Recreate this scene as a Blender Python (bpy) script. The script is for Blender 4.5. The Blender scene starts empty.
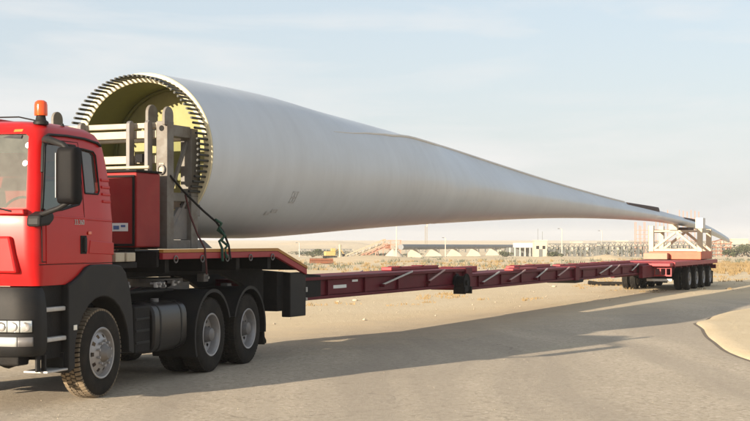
import bpy, bmesh, math, random
from mathutils import Vector, Matrix, noise
random.seed(7)
S = bpy.context.scene
C = S.collection
R = math.radians
sin, cos, pi = math.sin, math.cos, math.pi

# ------------------------------------------------------------------ camera
CAM_H = 1.86
cam = bpy.data.objects.new('camera', bpy.data.cameras.new('camera'))
C.objects.link(cam)
cam.location = (0, 0, CAM_H)
cam.rotation_euler = (R(90), 0, 0)
cam.data.sensor_width = 36
cam.data.lens = 1350 / 750 * 36
cam.data.shift_y = 29.5 / 750
cam.data.clip_start = .1
cam.data.clip_end = 12000
S.camera = cam

# ------------------------------------------------------------------ world and sun
SUN_EL, SUN_AZ = 13.6, 39.8          # shadows run 39.8 deg right of the view axis
W = bpy.data.worlds.new('World'); S.world = W; W.use_nodes = True
wn, wl = W.node_tree.nodes, W.node_tree.links
wn.clear()
sky = wn.new('ShaderNodeTexSky'); sky.sky_type = 'NISHITA'; sky.sun_disc = False
sky.sun_elevation = R(SUN_EL); sky.sun_rotation = R(180 + SUN_AZ)
sky.altitude = 0; sky.air_density = 1.0; sky.dust_density = 1.6; sky.ozone_density = 1.0
tc = wn.new('ShaderNodeTexCoord')
sep = wn.new('ShaderNodeSeparateXYZ'); wl.new(tc.outputs['Generated'], sep.inputs[0])
mp = wn.new('ShaderNodeMapping'); mp.inputs['Scale'].default_value = (1.4, 1.4, 9)
wl.new(tc.outputs['Generated'], mp.inputs[0])
nz = wn.new('ShaderNodeTexNoise'); nz.inputs['Scale'].default_value = 2.6; nz.inputs['Detail'].default_value = 7
nz.inputs['Roughness'].default_value = .55; nz.inputs['Distortion'].default_value = .4
wl.new(mp.outputs[0], nz.inputs[0])
cr = wn.new('ShaderNodeMapRange'); cr.inputs[1].default_value = .44; cr.inputs[2].default_value = .66
cr.inputs[3].default_value = .0; cr.inputs[4].default_value = .75
wl.new(nz.outputs[0], cr.inputs[0])
# milky veil, densest low over the horizon
ve = wn.new('ShaderNodeMapRange'); ve.inputs[1].default_value = .0; ve.inputs[2].default_value = .35
ve.inputs[3].default_value = .86; ve.inputs[4].default_value = .42
wl.new(sep.outputs[2], ve.inputs[0])
ad = wn.new('ShaderNodeMath'); ad.operation = 'ADD'; ad.use_clamp = True
ad.inputs[0].default_value = 0; wl.new(ve.outputs[0], ad.inputs[1])
mixw = wn.new('ShaderNodeMix'); mixw.data_type = 'RGBA'
wl.new(ad.outputs[0], mixw.inputs['Factor']); wl.new(sky.outputs[0], mixw.inputs['A'])
hr = wn.new('ShaderNodeMapRange'); hr.inputs[1].default_value = 0; hr.inputs[2].default_value = .16
wl.new(sep.outputs[2], hr.inputs[0])
mb_ = wn.new('ShaderNodeMix'); mb_.data_type = 'RGBA'; wl.new(hr.outputs[0], mb_.inputs['Factor'])
mb_.inputs['A'].default_value = (4.62, 4.70, 4.82, 1); mb_.inputs['B'].default_value = (4.35, 4.75, 5.2, 1)
wl.new(mb_.outputs['Result'], mixw.inputs['B'])
bg = wn.new('ShaderNodeBackground'); bg.inputs[1].default_value = .078
cl_ = wn.new('ShaderNodeMix'); cl_.data_type = 'RGBA'; wl.new(cr.outputs[0], cl_.inputs['Factor']); wl.new(mixw.outputs['Result'], cl_.inputs['A'])
cl_.inputs['B'].default_value = (5.3, 5.25, 5.2, 1); wl.new(cl_.outputs['Result'], bg.inputs[0])
wo = wn.new('ShaderNodeOutputWorld'); wl.new(bg.outputs[0], wo.inputs[0])

sl = bpy.data.lights.new('sun', 'SUN'); sl.energy = 4.8; sl.angle = R(.55); sl.color = (1, .86, .68)
sun = bpy.data.objects.new('sun', sl); C.objects.link(sun)
d = Vector((sin(R(SUN_AZ)) * cos(R(SUN_EL)), cos(R(SUN_AZ)) * cos(R(SUN_EL)), -sin(R(SUN_EL))))
sun.rotation_euler = d.to_track_quat('-Z', 'Y').to_euler()
sun.location = (-30, -30, 30)

S.view_settings.view_transform = 'Standard'; S.view_settings.look = 'None'
S.view_settings.gamma = 1; S.view_settings.exposure = 1.12
S.render.engine = 'CYCLES'
S.render.resolution_x = 1024; S.render.resolution_y = 575

# ------------------------------------------------------------------ materials
MATS = {}
def lin(c):
    return tuple(((v / 12.92) if v <= .04045 else ((v + .055) / 1.055) ** 2.4) for v in c)
def mat(name, col, rough=.6, metal=0, var=.12, scale=3, dirt=None, dirt_amt=.25, dirt_scale=1.5,
        bump=0, bscale=60, coat=0, spec=.5, fine=None):
    """painted / raw surface: base colour with tonal noise, dust patches of their own shape, fine relief"""
    m = bpy.data.materials.new(name); m.use_nodes = True
    n, l = m.node_tree.nodes, m.node_tree.links
    b = n['Principled BSDF']
    t = n.new('ShaderNodeTexCoord')
    n1 = n.new('ShaderNodeTexNoise'); n1.inputs['Scale'].default_value = scale; n1.inputs['Detail'].default_value = 8
    n1.inputs['Roughness'].default_value = .65
    l.new(t.outputs['Object'], n1.inputs[0])
    mr = n.new('ShaderNodeMapRange'); mr.inputs[1].default_value = .25; mr.inputs[2].default_value = .75
    mr.inputs[3].default_value = 1 - var; mr.inputs[4].default_value = 1 + var
    l.new(n1.outputs[0], mr.inputs[0])
    mul = n.new('ShaderNodeVectorMath'); mul.operation = 'SCALE'
    mul.inputs[0].default_value = col; l.new(mr.outputs[0], mul.inputs['Scale'])
    out = mul.outputs[0]
    rsock = None
    if dirt:
        n2 = n.new('ShaderNodeTexNoise'); n2.inputs['Scale'].default_value = dirt_scale; n2.inputs['Detail'].default_value = 10
        n2.inputs['Roughness'].default_value = .7; n2.inputs['Distortion'].default_value = .3
        l.new(t.outputs['Object'], n2.inputs[0])
        r2 = n.new('ShaderNodeMapRange'); r2.inputs[1].default_value = .42; r2.inputs[2].default_value = .68
        r2.inputs[3].default_value = dirt_amt * .35; r2.inputs[4].default_value = min(1, dirt_amt * 1.6)
        l.new(n2.outputs[0], r2.inputs[0])
        mx = n.new('ShaderNodeMix'); mx.data_type = 'RGBA'
        l.new(r2.outputs[0], mx.inputs['Factor']); l.new(out, mx.inputs['A'])
        mx.inputs['B'].default_value = (*dirt, 1)
        out = mx.outputs['Result']
        rr = n.new('ShaderNodeMapRange'); rr.inputs[3].default_value = rough; rr.inputs[4].default_value = min(1, rough + .4)
        l.new(r2.outputs[0], rr.inputs[0]); l.new(rr.outputs[0], b.inputs['Roughness'])
    else:
        b.inputs['Roughness'].default_value = rough
    l.new(out, b.inputs['Base Color'])
    b.inputs['Metallic'].default_value = metal
    b.inputs['Coat Weight'].default_value = coat
    b.inputs['Coat Roughness'].default_value = .08
    b.inputs['Specular IOR Level'].default_value = spec
    if bump:
        n3 = n.new('ShaderNodeTexNoise'); n3.inputs['Scale'].default_value = bscale; n3.inputs['Detail'].default_value = 6
        l.new(t.outputs['Object'], n3.inputs[0])
        bp = n.new('ShaderNodeBump'); bp.inputs['Strength'].default_value = bump; bp.inputs['Distance'].default_value = .02
        l.new(n3.outputs[0], bp.inputs['Height']); l.new(bp.outputs[0], b.inputs['Normal'])
    MATS[name] = m
    if name == 'blade_gelcoat':
        mpb = n.new('ShaderNodeMapping'); mpb.inputs['Scale'].default_value = (.6, 1.6, .35)
        l.new(t.outputs['Object'], mpb.inputs[0]); nb2 = n.new('ShaderNodeTexNoise'); nb2.inputs['Scale'].default_value = 1.6; nb2.inputs['Detail'].default_value = 9; nb2.inputs['Roughness'].default_value = .7
        l.new(mpb.outputs[0], nb2.inputs[0]); rb = n.new('ShaderNodeMapRange'); rb.inputs[1].default_value = .35; rb.inputs[2].default_value = .75; rb.inputs[3].default_value = 1.03; rb.inputs[4].default_value = .93
        l.new(nb2.outputs[0], rb.inputs[0]); vb_ = n.new('ShaderNodeVectorMath'); vb_.operation = 'SCALE'; l.new(out, vb_.inputs[0]); l.new(rb.outputs[0], vb_.inputs['Scale']); l.new(vb_.outputs[0], b.inputs['Base Color'])
    return m
DUST = (.36, .27, .17)
red = mat('cab_red', (.45, .005, .006), .36, 0, .06, 2, DUST, .02, 2.2, coat=.08, spec=.25)
red2 = mat('box_red', (.25, .006, .008), .5, 0, .15, 3, DUST, .04, 3, spec=.3)
dred = mat('trailer_red', (.115, .002, .012), .55, 0, .2, 3, DUST, .02, 1.3, bump=.15, bscale=30, spec=.2)
bred = mat('rail_red', (.30, .004, .014), .5, 0, .2, 3, DUST, .05, 2)
orange = mat('base_orange', (.55, .075, .022), .5, 0, .15, 4, DUST, .2, 2)
black = mat('black_plastic', (.010, .0105, .0115), .55, 0, .15, 4, DUST, .02, 2.5, bump=.1, bscale=200, spec=.22)
dark = mat('chassis_dark', (.010, .010, .0105), .65, 0, .3, 5, DUST, .015, 3, bump=.2, bscale=40, spec=.12)
rubber = mat('tyre_rubber', (.014, .0135, .013), .85, 0, .2, 8, DUST, .035, 4, bump=.25, bscale=60, spec=.15)
tread_m = mat('tyre_tread', (.09, .075, .055), .9, 0, .25, 10, DUST, .55, 6, bump=.3, bscale=60)
steel = mat('rim_steel', (.36, .36, .37), .40, .5, .12, 10, DUST, .22, 6)
grey_steel = mat('grey_steel', (.15, .15, .155), .5, .3, .2, 8, DUST, .2, 4)
cream = mat('cream_steel', (.50, .43, .31), .5, 0, .1, 5, (.12, .06, .03), .16, 5, bump=.1, bscale=60)
post_grey = mat('galvanised_post', (.18, .172, .15), .5, 0, .12, 6, (.10, .06, .035), .35, 5)
bladem = mat('blade_gelcoat', (.57, .605, .635), .36, 0, .035, .5, (.40, .38, .35), .14, .35)
grp = mat('grp_interior', (.17, .17, .055), .6, 0, .15, 2, (.2, .2, .06), .3, 1.5, bump=.2, bscale=20)
grpend = mat('grp_root_face', (.72, .64, .42), .55, 0, .1, 6, (.3, .25, .12), .2, 5)
studm = mat('stud_steel', (.03, .032, .03), .45, .4, .2, 30)
yellow = mat('edge_yellow', (.46, .22, .04), .5, 0, .15, 6, (.2, .08, .03), .28, 6)
white = mat('white_paint', (.68, .66, .62), .45, 0, .06, 4, DUST, .15, 4)
lgrey = mat('light_grey_step', (.5, .5, .49), .45, .4, .12, 12, DUST, .25, 8)
sticker = mat('sticker_white', (.78, .80, .76), .4, 0, .03, 4)
blue = mat('label_blue', (.08, .14, .32), .5)
green = mat('strap_green', (.008, .055, .03), .7, 0, .3, 20)
redstrap = mat('strap_red', (.07, .014, .012), .7, 0, .3, 20)
sand_c = (.60, .48, .31)
sandm2 = mat('heap_sand', (.55, .44, .28), .95, 0, .15, .6, (.4, .3, .18), .3, .5, bump=.4, bscale=4)
concrete = mat('concrete', (.50, .47, .42), .85, 0, .12, 2, (.3, .26, .2), .25, 1)
whitewall = mat('pale_wall', (.44, .39, .31), .8, 0, .08, .5, (.45, .38, .3), .2, .3)
pipeg = mat('pipe_grey', (.16, .17, .18), .6, .2, .15, .5)
rack = mat('rack_steel', (.13, .135, .13), .6, .2, .2, .3)
rust = mat('rust', (.20, .075, .035), .8, 0, .3, 4)
rustor = mat('red_primer', (.42, .22, .15), .7, 0, .15, 2)
machy = mat('machine_yellow', (.50, .33, .10), .5, 0, .1, 3, DUST, .2, 2)
bark = mat('bark', (.14, .10, .07), .9, 0, .3, 5)
leafm = mat('leaf_olive', (.075, .085, .035), .8, 0, .35, 1.5)
drym = mat('dry_scrub', (.27, .19, .09), .9, 0, .35, 1.2)
stone = mat('stone', (.42, .36, .27), .9, 0, .25, 3)
seatm = mat('seat_fabric', (.05, .05, .055), .9, 0, .2, 20)
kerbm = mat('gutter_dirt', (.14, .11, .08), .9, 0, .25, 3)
for nm in ('headlamp_glass', 'amber_glass', 'mirror_glass', 'side_glass', 'windscreen_glass', 'white_lamp'):
    MATS[nm] = bpy.data.materials.new(nm); MATS[nm].use_nodes = True
def P(nm): return MATS[nm].node_tree.nodes['Principled BSDF'].inputs
p = P('headlamp_glass'); p['Base Color'].default_value = (.62, .64, .62, 1); p['Roughness'].default_value = .15; p['Metallic'].default_value = .35; p['Coat Weight'].default_value = 1
p = P('white_lamp'); p['Base Color'].default_value = (.8, .78, .70, 1); p['Roughness'].default_value = .2; p['Coat Weight'].default_value = 1
p = P('amber_glass'); p['Base Color'].default_value = (.85, .10, .008, 1); p['Roughness'].default_value = .18; p['Transmission Weight'].default_value = .35; p['Coat Weight'].default_value = .6
p = P('mirror_glass'); p['Base Color'].default_value = (.7, .7, .7, 1); p['Roughness'].default_value = .03; p['Metallic'].default_value = 1
def glassmat(nm, tint, dust, dustcol):
    m = MATS[nm]; n, l = m.node_tree.nodes, m.node_tree.links; n.clear()
    o = n.new('ShaderNodeOutputMaterial')
    tr = n.new('ShaderNodeBsdfTransparent'); tr.inputs[0].default_value = (*tint, 1)
    gl = n.new('ShaderNodeBsdfGlossy'); gl.inputs['Roughness'].default_value = .04; gl.inputs[0].default_value = (.9, .95, .95, 1)
    fr = n.new('ShaderNodeFresnel'); fr.inputs[0].default_value = 1.7
    m1 = n.new('ShaderNodeMixShader'); l.new(fr.outputs[0], m1.inputs[0]); l.new(tr.outputs[0], m1.inputs[1]); l.new(gl.outputs[0], m1.inputs[2])
    df = n.new('ShaderNodeBsdfDiffuse'); df.inputs[0].default_value = (*dustcol, 1)
    t = n.new('ShaderNodeTexCoord'); nz = n.new('ShaderNodeTexNoise'); nz.inputs['Scale'].default_value = 3.5; nz.inputs['Detail'].default_value = 5
    nz.inputs['Distortion'].default_value = .6
    l.new(t.outputs['Object'], nz.inputs[0])
    mr = n.new('ShaderNodeMapRange'); mr.inputs[1].default_value = .35; mr.inputs[2].default_value = .7
    mr.inputs[3].default_value = dust * .8; mr.inputs[4].default_value = dust * 1.25
    l.new(nz.outputs[0], mr.inputs[0])
    m2 = n.new('ShaderNodeMixShader'); l.new(mr.outputs[0], m2.inputs[0]); l.new(m1.outputs[0], m2.inputs[1]); l.new(df.outputs[0], m2.inputs[2])
    l.new(m2.outputs[0], o.inputs[0])
glassmat('side_glass', (.22, .30, .29), .10, (.42, .44, .40))
glassmat('windscreen_glass', (.62, .70, .62), .20, (.50, .49, .42))

# ------------------------------------------------------------------ mesh helpers
class MB:
    def __init__(s): s.v = []; s.f = []
    def add(s, vs, fs):
        k = len(s.v); s.v += [tuple(v) for v in vs]; s.f += [tuple(i + k for i in f) for f in fs]; return s
    def box(s, x0, x1, y0, y1, z0, z1):
        return s.add([(x, y, z) for z in (z0, z1) for y in (y0, y1) for x in (x0, x1)],
                     [(0, 2, 3, 1), (4, 5, 7, 6), (0, 1, 5, 4), (2, 6, 7, 3), (0, 4, 6, 2), (1, 3, 7, 5)])
    def bar(s, a, b, w, h=None, up=(0, 0, 1)):
        """oriented box from a to b, w across, h along up"""
        h = w if h is None else h
        a, b, up = Vector(a), Vector(b), Vector(up)
        d = (b - a).normalized(); sd = d.cross(up)
        if sd.length < 1e-4: sd = d.cross(Vector((1, 0, 0)))
        sd.normalize(); u = sd.cross(d).normalized()
        q = [(-1, -1), (1, -1), (1, 1), (-1, 1)]
        vs = [o + sd * w / 2 * i + u * h / 2 * j for o in (a, b) for i, j in q]
        return s.add(vs, [(3, 2, 1, 0), (4, 5, 6, 7), (0, 1, 5, 4), (1, 2, 6, 5), (2, 3, 7, 6), (3, 0, 4, 7)])
    def prism(s, pts, a0, a1, axis='x'):
        n = len(pts)
        def mk(a, q):
            return {'x': (a, q[0], q[1]), 'y': (q[0], a, q[1]), 'z': (q[0], q[1], a)}[axis]
        vs = [mk(a0, q) for q in pts] + [mk(a1, q) for q in pts]
        fs = [tuple(range(n))[::-1], tuple(range(n, 2 * n))] + [(i, (i + 1) % n, n + (i + 1) % n, n + i) for i in range(n)]
        return s.add(vs, fs)
    def ribbon(s, inner, outer, a0, a1):
        """curved slab between two polylines in (y, z), extruded over x"""
        n = len(inner); vs = []
        for i in range(n):
            (y0, z0), (y1, z1) = inner[i], outer[i]
            vs += [(a0, y0, z0), (a1, y0, z0), (a1, y1, z1), (a0, y1, z1)]
        fs = [(i * 4 + j, i * 4 + (j + 1) % 4, i * 4 + 4 + (j + 1) % 4, i * 4 + 4 + j) for i in range(n - 1) for j in range(4)]
        return s.add(vs, fs + [(3, 2, 1, 0), tuple(n * 4 - 4 + j for j in range(4))])
    def tube(s, pts, r, n=8, cap=True):
        P_ = [Vector(q) for q in pts]; m = len(P_)
        rs = r if isinstance(r, (list, tuple)) else [r] * m
        vs = []; ref = None
        for i, q in enumerate(P_):
            t = (P_[min(i + 1, m - 1)] - P_[max(i - 1, 0)]).normalized()
            if ref is None:
                ref = t.cross(Vector((0, 0, 1)))
                if ref.length < .01: ref = t.cross(Vector((1, 0, 0)))
            ref = (ref - t * ref.dot(t)).normalized(); w = t.cross(ref)
            vs += [q + (ref * cos(2 * pi * j / n) + w * sin(2 * pi * j / n)) * rs[i] for j in range(n)]
        fs = [(i * n + j, i * n + (j + 1) % n, (i + 1) * n + (j + 1) % n, (i + 1) * n + j) for i in range(m - 1) for j in range(n)]
        if cap: fs += [tuple(range(n))[::-1], tuple(range((m - 1) * n, m * n))]
        return s.add(vs, fs)
    def cyl(s, a, b, r, n=16): return s.tube([a, b], r, n)
    def lathe(s, prof, n=48, c=(0, 0, 0), closed=False, sx=1):
        """profile of (r, x) spun about the x axis through c"""
        m = len(prof)
        vs = [(c[0] + sx * x, c[1] + r * cos(2 * pi * j / n), c[2] + r * sin(2 * pi * j / n)) for r, x in prof for j in range(n)]
        rng = range(m if closed else m - 1)
        fs = [(i * n + j, i * n + (j + 1) % n, ((i + 1) % m) * n + (j + 1) % n, ((i + 1) % m) * n + j) for i in rng for j in range(n)]
        return s.add(vs, fs)
    def grid(s, rows, closed_u=False):
        n = len(rows[0]); m = len(rows)
        fs = [(i * n + j, i * n + (j + 1) % n, (i + 1) * n + (j + 1) % n, (i + 1) * n + j)
              for i in range(m - 1) for j in range(n if closed_u else n - 1)]
        return s.add([q for r_ in rows for q in r_], fs)

def parent(o, p):
    if p is not None: o.parent = p
SPLIT = {'carrier_arm', 'step_hanger', 'column', 'leaf_spring', 'door_frame', 'feet', 'support_leg', 'label_print', 'leg_catch', 'block_bracket',
         'drum_foot', 'belt', 'bracing', 'antenna', 'boom', 'hose_coupling', 'roof_truss', 'guard_frame', 'sticker', 'fifth_wheel', 'flank_mark'}
LATTICE = {'girder', 'lattice_gallery', 'tread', 'wheel_nuts'}
def pieces(mb):
    p = list(range(len(mb.v)))
    def fd(i):
        while p[i] != i: p[i] = p[p[i]]; i = p[i]
        return i
    for f in mb.f:
        for i in f[1:]: p[fd(i)] = fd(f[0])
    g = {}
    for f in mb.f: g.setdefault(fd(f[0]), []).append(f)
    out = []
    for fs in g.values():
        idx = sorted({i for f in fs for i in f}); mp_ = {i: k for k, i in enumerate(idx)}
        q = MB(); q.v = [mb.v[i] for i in idx]; q.f = [tuple(mp_[i] for i in f) for f in fs]; out.append(q)
    return out
def mk(name, mb, m, par=None, bevel=0, smooth=None, solid=0, label=None, fix=True):
    if name in SPLIT and par is not None:
        ps = pieces(mb)
        if len(ps) > 1:
            os_ = [mk1(name, q, m, par, bevel, smooth, solid, label if k == 0 else None, fix) for k, q in enumerate(ps)]
            return os_[0]
    o = mk1(name, mb, m, par, bevel, smooth, solid, label, fix)
    if name in LATTICE: o['kind'] = 'stuff'
    return o
def mk1(name, mb, m, par=None, bevel=0, smooth=None, solid=0, label=None, fix=True):
    me = bpy.data.meshes.new(name); me.from_pydata(mb.v, [], mb.f); me.validate()
    if fix:
        bm = bmesh.new(); bm.from_mesh(me); bmesh.ops.recalc_face_normals(bm, faces=bm.faces); bm.to_mesh(me); bm.free()
    me.materials.append(m)
    if smooth:
        me.polygons.foreach_set('use_smooth', [True] * len(me.polygons)); me.set_sharp_from_angle(angle=R(smooth))
    o = bpy.data.objects.new(name, me); C.objects.link(o); parent(o, par)
    if solid:
        q = o.modifiers.new('s', 'SOLIDIFY'); q.thickness = abs(solid); q.offset = -1 if solid > 0 else 1
    if bevel:
        q = o.modifiers.new('b', 'BEVEL'); q.width = bevel; q.segments = 2; q.limit_method = 'ANGLE'; q.angle_limit = R(40)
    if label: o['label'] = label
    return o
def empty(name, loc, rz, label, cat, group=None, par=None):
    o = bpy.data.objects.new(name, None); C.objects.link(o); o.location = loc; o.rotation_euler = (0, 0, rz)
    o.empty_display_size = .2
    if label: o['label'] = label
    if cat: o['category'] = cat
    if group: o['group'] = group
    parent(o, par)
    return o
def tag(o, label, cat, group=None):
    o['label'] = label; o['category'] = cat
    if group: o['group'] = group
    return o
def struct(o): o['kind'] = 'structure'; return o
def stuff(o): o['kind'] = 'stuff'; return o
def copy_tree(o, par=None):
    c = o.copy(); C.objects.link(c); c.parent = par
    for ch in list(o.children): copy_tree(ch, c)
    return c
def cutout(o, cutters):
    for mb in cutters:
        me = bpy.data.meshes.new('cut'); me.from_pydata(mb.v, [], mb.f)
        bm = bmesh.new(); bm.from_mesh(me); bmesh.ops.recalc_face_normals(bm, faces=bm.faces); bm.to_mesh(me); bm.free()
        c = bpy.data.objects.new('cut', me); C.objects.link(c)
        q = o.modifiers.new('x', 'BOOLEAN'); q.operation = 'DIFFERENCE'; q.object = c; q.solver = 'EXACT'
        bpy.context.view_layer.update()
        dg = bpy.context.evaluated_depsgraph_get()
        nm = bpy.data.meshes.new_from_object(o.evaluated_get(dg))
        o.modifiers.clear(); o.data = nm
        bpy.data.objects.remove(c)
    return o

# ------------------------------------------------------------------ ground, road
def sstep(a, b, x):
    t = max(0, min(1, (x - a) / (b - a))); return t * t * (3 - 2 * t)
def gz(x, y):
    """large-scale lie of the land"""
    if y < 60: return 0
    if y < 360: return -2.64 * (y - 60) / 300 if y > 90 else -2.64 * (30 / 300) * sstep(60, 120, y) * (y - 60) / 30 * 2 * .5 / max(sstep(60, 120, 90) , .01)
    return -2.64 + 2.3 * sstep(360, 2600, y)
def gz(x, y):
    a = .0088 * (max(0, y - 55) ** 2) / (max(0, y - 55) + 14) if y > 55 else 0
    a = min(a, 2.62)
    return -a + 2.3 * sstep(380, 2600, y)
EDGE = [(-90, -15), (-40, 2), (-22, 12), (-12, 18.5), (-6.5, 24), (-2.2, 28.6), (2.9, 36.5), (8.5, 44), (16, 51), (30, 57), (60, 61), (140, 65)]
def seg_dist(x, y, pl):
    best = 1e9; sgn = 1
    for (ax, ay), (bx, by) in zip(pl, pl[1:]):
        dx, dy = bx - ax, by - ay; t = max(0, min(1, ((x - ax) * dx + (y - ay) * dy) / (dx * dx + dy * dy)))
        qx, qy = ax + t * dx, ay + t * dy; dd = math.hypot(x - qx, y - qy)
        if dd < best: best = dd; sgn = 1 if (dx * (y - ay) - dy * (x - ax)) < 0 else -1     # + on the road side
    return best * sgn
def height(x, y):
    z = gz(x, y)
    dd = -seg_dist(x, y, EDGE) if -60 < y < 140 else 30
    k = sstep(2, 22, dd)
    if k > 0:
        z += k * (noise.noise(Vector((x * .13, y * .09, 0))) * .16 + noise.noise(Vector((x * .5, y * .4, 3))) * .06) * (1 if y < 140 else 2.2)
    return z
xs = []
v = 0; st = .7
while v < 3500:
    xs.append(v); v += st; st *= (1.0 if v < 24 else 1.05)
xs = sorted(set([-a for a in xs] + xs))
ys = [-400, -200, -100, -50, -20, -5]
v = 0; st = .8
while v < 6000:
    ys.append(v); v += st
    if v > 95: st *= 1.035
g = MB(); g.grid([[(x, y, height(x, y)) for x in xs] for y in ys])

def ground_mat(name, c1, c2, c3, bumpd, kind):
    m = bpy.data.materials.new(name); m.use_nodes = True
    n, l = m.node_tree.nodes, m.node_tree.links; b = n['Principled BSDF']
    t = n.new('ShaderNodeTexCoord')
    def N(sc, det=8, ro=.6, dis=0, vec=None, scale=None):
        q = n.new('ShaderNodeTexNoise'); q.inputs['Scale'].default_value = sc; q.inputs['Detail'].default_value = det
        q.inputs['Roughness'].default_value = ro; q.inputs['Distortion'].default_value = dis
        if scale:
            mpn = n.new('ShaderNodeMapping'); mpn.inputs['Scale'].default_value = scale[0]; mpn.inputs['Rotation'].default_value = (0, 0, scale[1])
            l.new(t.outputs['Object'], mpn.inputs[0]); l.new(mpn.outputs[0], q.inputs[0])
        else: l.new(t.outputs['Object'], q.inputs[0])
        return q.outputs[0]
    def ramp(s, a, b_, lo=0, hi=1):
        q = n.new('ShaderNodeMapRange'); q.inputs[1].default_value = a; q.inputs[2].default_value = b_; q.inputs[3].default_value = lo; q.inputs[4].default_value = hi
        l.new(s, q.inputs[0]); return q.outputs[0]
    def mixc(f, a, b_):
        q = n.new('ShaderNodeMix'); q.data_type = 'RGBA'; l.new(f, q.inputs['Factor'])
        for s, vv in (('A', a), ('B', b_)):
            if isinstance(vv, tuple): q.inputs[s].default_value = (*vv, 1)
            else: l.new(vv, q.inputs[s])
        return q.outputs['Result']
    def math_(op, a, b_):
        q = n.new('ShaderNodeMath'); q.operation = op
        for i, vv in enumerate((a, b_)):
            if isinstance(vv, (int, float)): q.inputs[i].default_value = vv
            else: l.new(vv, q.inputs[i])
        return q.outputs[0]
    if kind == 'sand':
        col = mixc(ramp(N(.35, 9, .65), .35, .68), c1, c2)
        col = mixc(ramp(N(3.5, 9, .75), .60, .72), col, c3)
        col = mixc(ramp(N(30, 4, .7), .45, .8, 0, .5), col, (c1[0] * .6, c1[1] * .58, c1[2] * .55))
        h = math_('ADD', N(6, 8, .7), math_('MULTIPLY', N(55, 4, .6), .35))
        b.inputs['Roughness'].default_value = .97; b.inputs['Specular IOR Level'].default_value = .15
    else:
        at = n.new('ShaderNodeAttribute'); at.attribute_name = 'edge'
        col = mixc(ramp(N(.22, 8, .6, .5), .35, .65), c1, c2)
        col = mixc(ramp(N(42, 5, .8), .42, .68, 0, .55), col, c3)                        # aggregate
        col = mixc(ramp(N(17, 8, .85), .50, .66, 0, .5), col, (c1[0] * .62, c1[1] * .6, c1[2] * .58))
        vs_ = n.new('ShaderNodeTexVoronoi'); vs_.inputs['Scale'].default_value = 22; l.new(t.outputs['Object'], vs_.inputs[0])
        sg = n.new('ShaderNodeSeparateColor'); l.new(vs_.outputs['Color'], sg.inputs[0])
        col = mixc(ramp(sg.outputs[0], .72, .95, 0, .45), col, (c1[0] * .55, c1[1] * .53, c1[2] * .5))
        col = mixc(ramp(sg.outputs[1], .80, .98, 0, .5), col, (.66, .58, .47))
        # tyre-swept bands that sweep along the road
        w = n.new('ShaderNodeTexNoise'); w.inputs['Scale'].default_value = 1; w.inputs['Detail'].default_value = 6
        mpn = n.new('ShaderNodeMapping'); mpn.inputs['Scale'].default_value = (.75, .035, 1); mpn.inputs['Rotation'].default_value = (0, 0, R(-38))
        mp0 = n.new('ShaderNodeTexNoise'); mp0.inputs['Scale'].default_value = .05
        l.new(t.outputs['Object'], mp0.inputs[0])
        vm = n.new('ShaderNodeVectorMath'); vm.operation = 'MULTIPLY_ADD'; l.new(mp0.outputs['Color'], vm.inputs[0]); vm.inputs[1].default_value = (9, 9, 0); l.new(t.outputs['Object'], vm.inputs[2])
        mpn.inputs['Rotation'].default_value = (0, 0, R(55)); l.new(vm.outputs[0], mpn.inputs[0]); l.new(mpn.outputs[0], w.inputs[0])
        col = mixc(ramp(w.outputs[0], .44, .60, 0, .6), col, (c2[0] * .70, c2[1] * .70, c2[2] * .72))
        # cracks
        vo = n.new('ShaderNodeTexVoronoi'); vo.feature = 'DISTANCE_TO_EDGE'; vo.inputs['Scale'].default_value = .33
        vm2 = n.new('ShaderNodeVectorMath'); vm2.operation = 'MULTIPLY_ADD'
        n5 = n.new('ShaderNodeTexNoise'); n5.inputs['Scale'].default_value = 1.3; n5.inputs['Detail'].default_value = 6; l.new(t.outputs['Object'], n5.inputs[0])
        l.new(n5.outputs['Color'], vm2.inputs[0]); vm2.inputs[1].default_value = (1.2, 1.2, 0); l.new(t.outputs['Object'], vm2.inputs[2]); l.new(vm2.outputs[0], vo.inputs[0])
        crack = ramp(vo.outputs[0], .0, .006, .45, 0)
        msk = ramp(N(.12, 3, .5), .48, .60)
        col = mixc(math_('MULTIPLY', crack, msk), col, (.07, .06, .05))
        # oil and damp spots
        col = mixc(ramp(N(.9, 5, .6), .66, .74, 0, .5), col, (c1[0] * .6, c1[1] * .58, c1[2] * .55))
        # blown sand thinning out from the edge
        e = math_('ADD', at.outputs['Fac'], math_('MULTIPLY', math_('SUBTRACT', N(.8, 9, .75), .5), 6.5))
        col = mixc(ramp(e, .2, 5.2, 1, 0), col, sand_c)
        col = mixc(ramp(N(.5, 9, .8, 1.0), .60, .70, 0, .40), col, (sand_c[0] * .82, sand_c[1] * .82, sand_c[2] * .85))
        h = math_('ADD', N(60, 6, .8), math_('MULTIPLY', N(9, 6, .6), 1.0))
        b.inputs['Roughness'].default_value = .88; b.inputs['Specular IOR Level'].default_value = .25
    l.new(col, b.inputs['Base Color'])
    bp = n.new('ShaderNodeBump'); bp.inputs['Strength'].default_value = .8; bp.inputs['Distance'].default_value = bumpd
    l.new(h, bp.inputs['Height']); l.new(bp.outputs[0], b.inputs['Normal'])
    return m
sandm = ground_mat('desert_sand', sand_c, (.66, .55, .38), (.42, .31, .19), .05, 'sand')
roadm = ground_mat('dusty_asphalt', (.40, .335, .25), (.49, .415, .315), (.64, .555, .43), .014, 'road')
struct(mk('ground', g, sandm, smooth=60))

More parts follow.
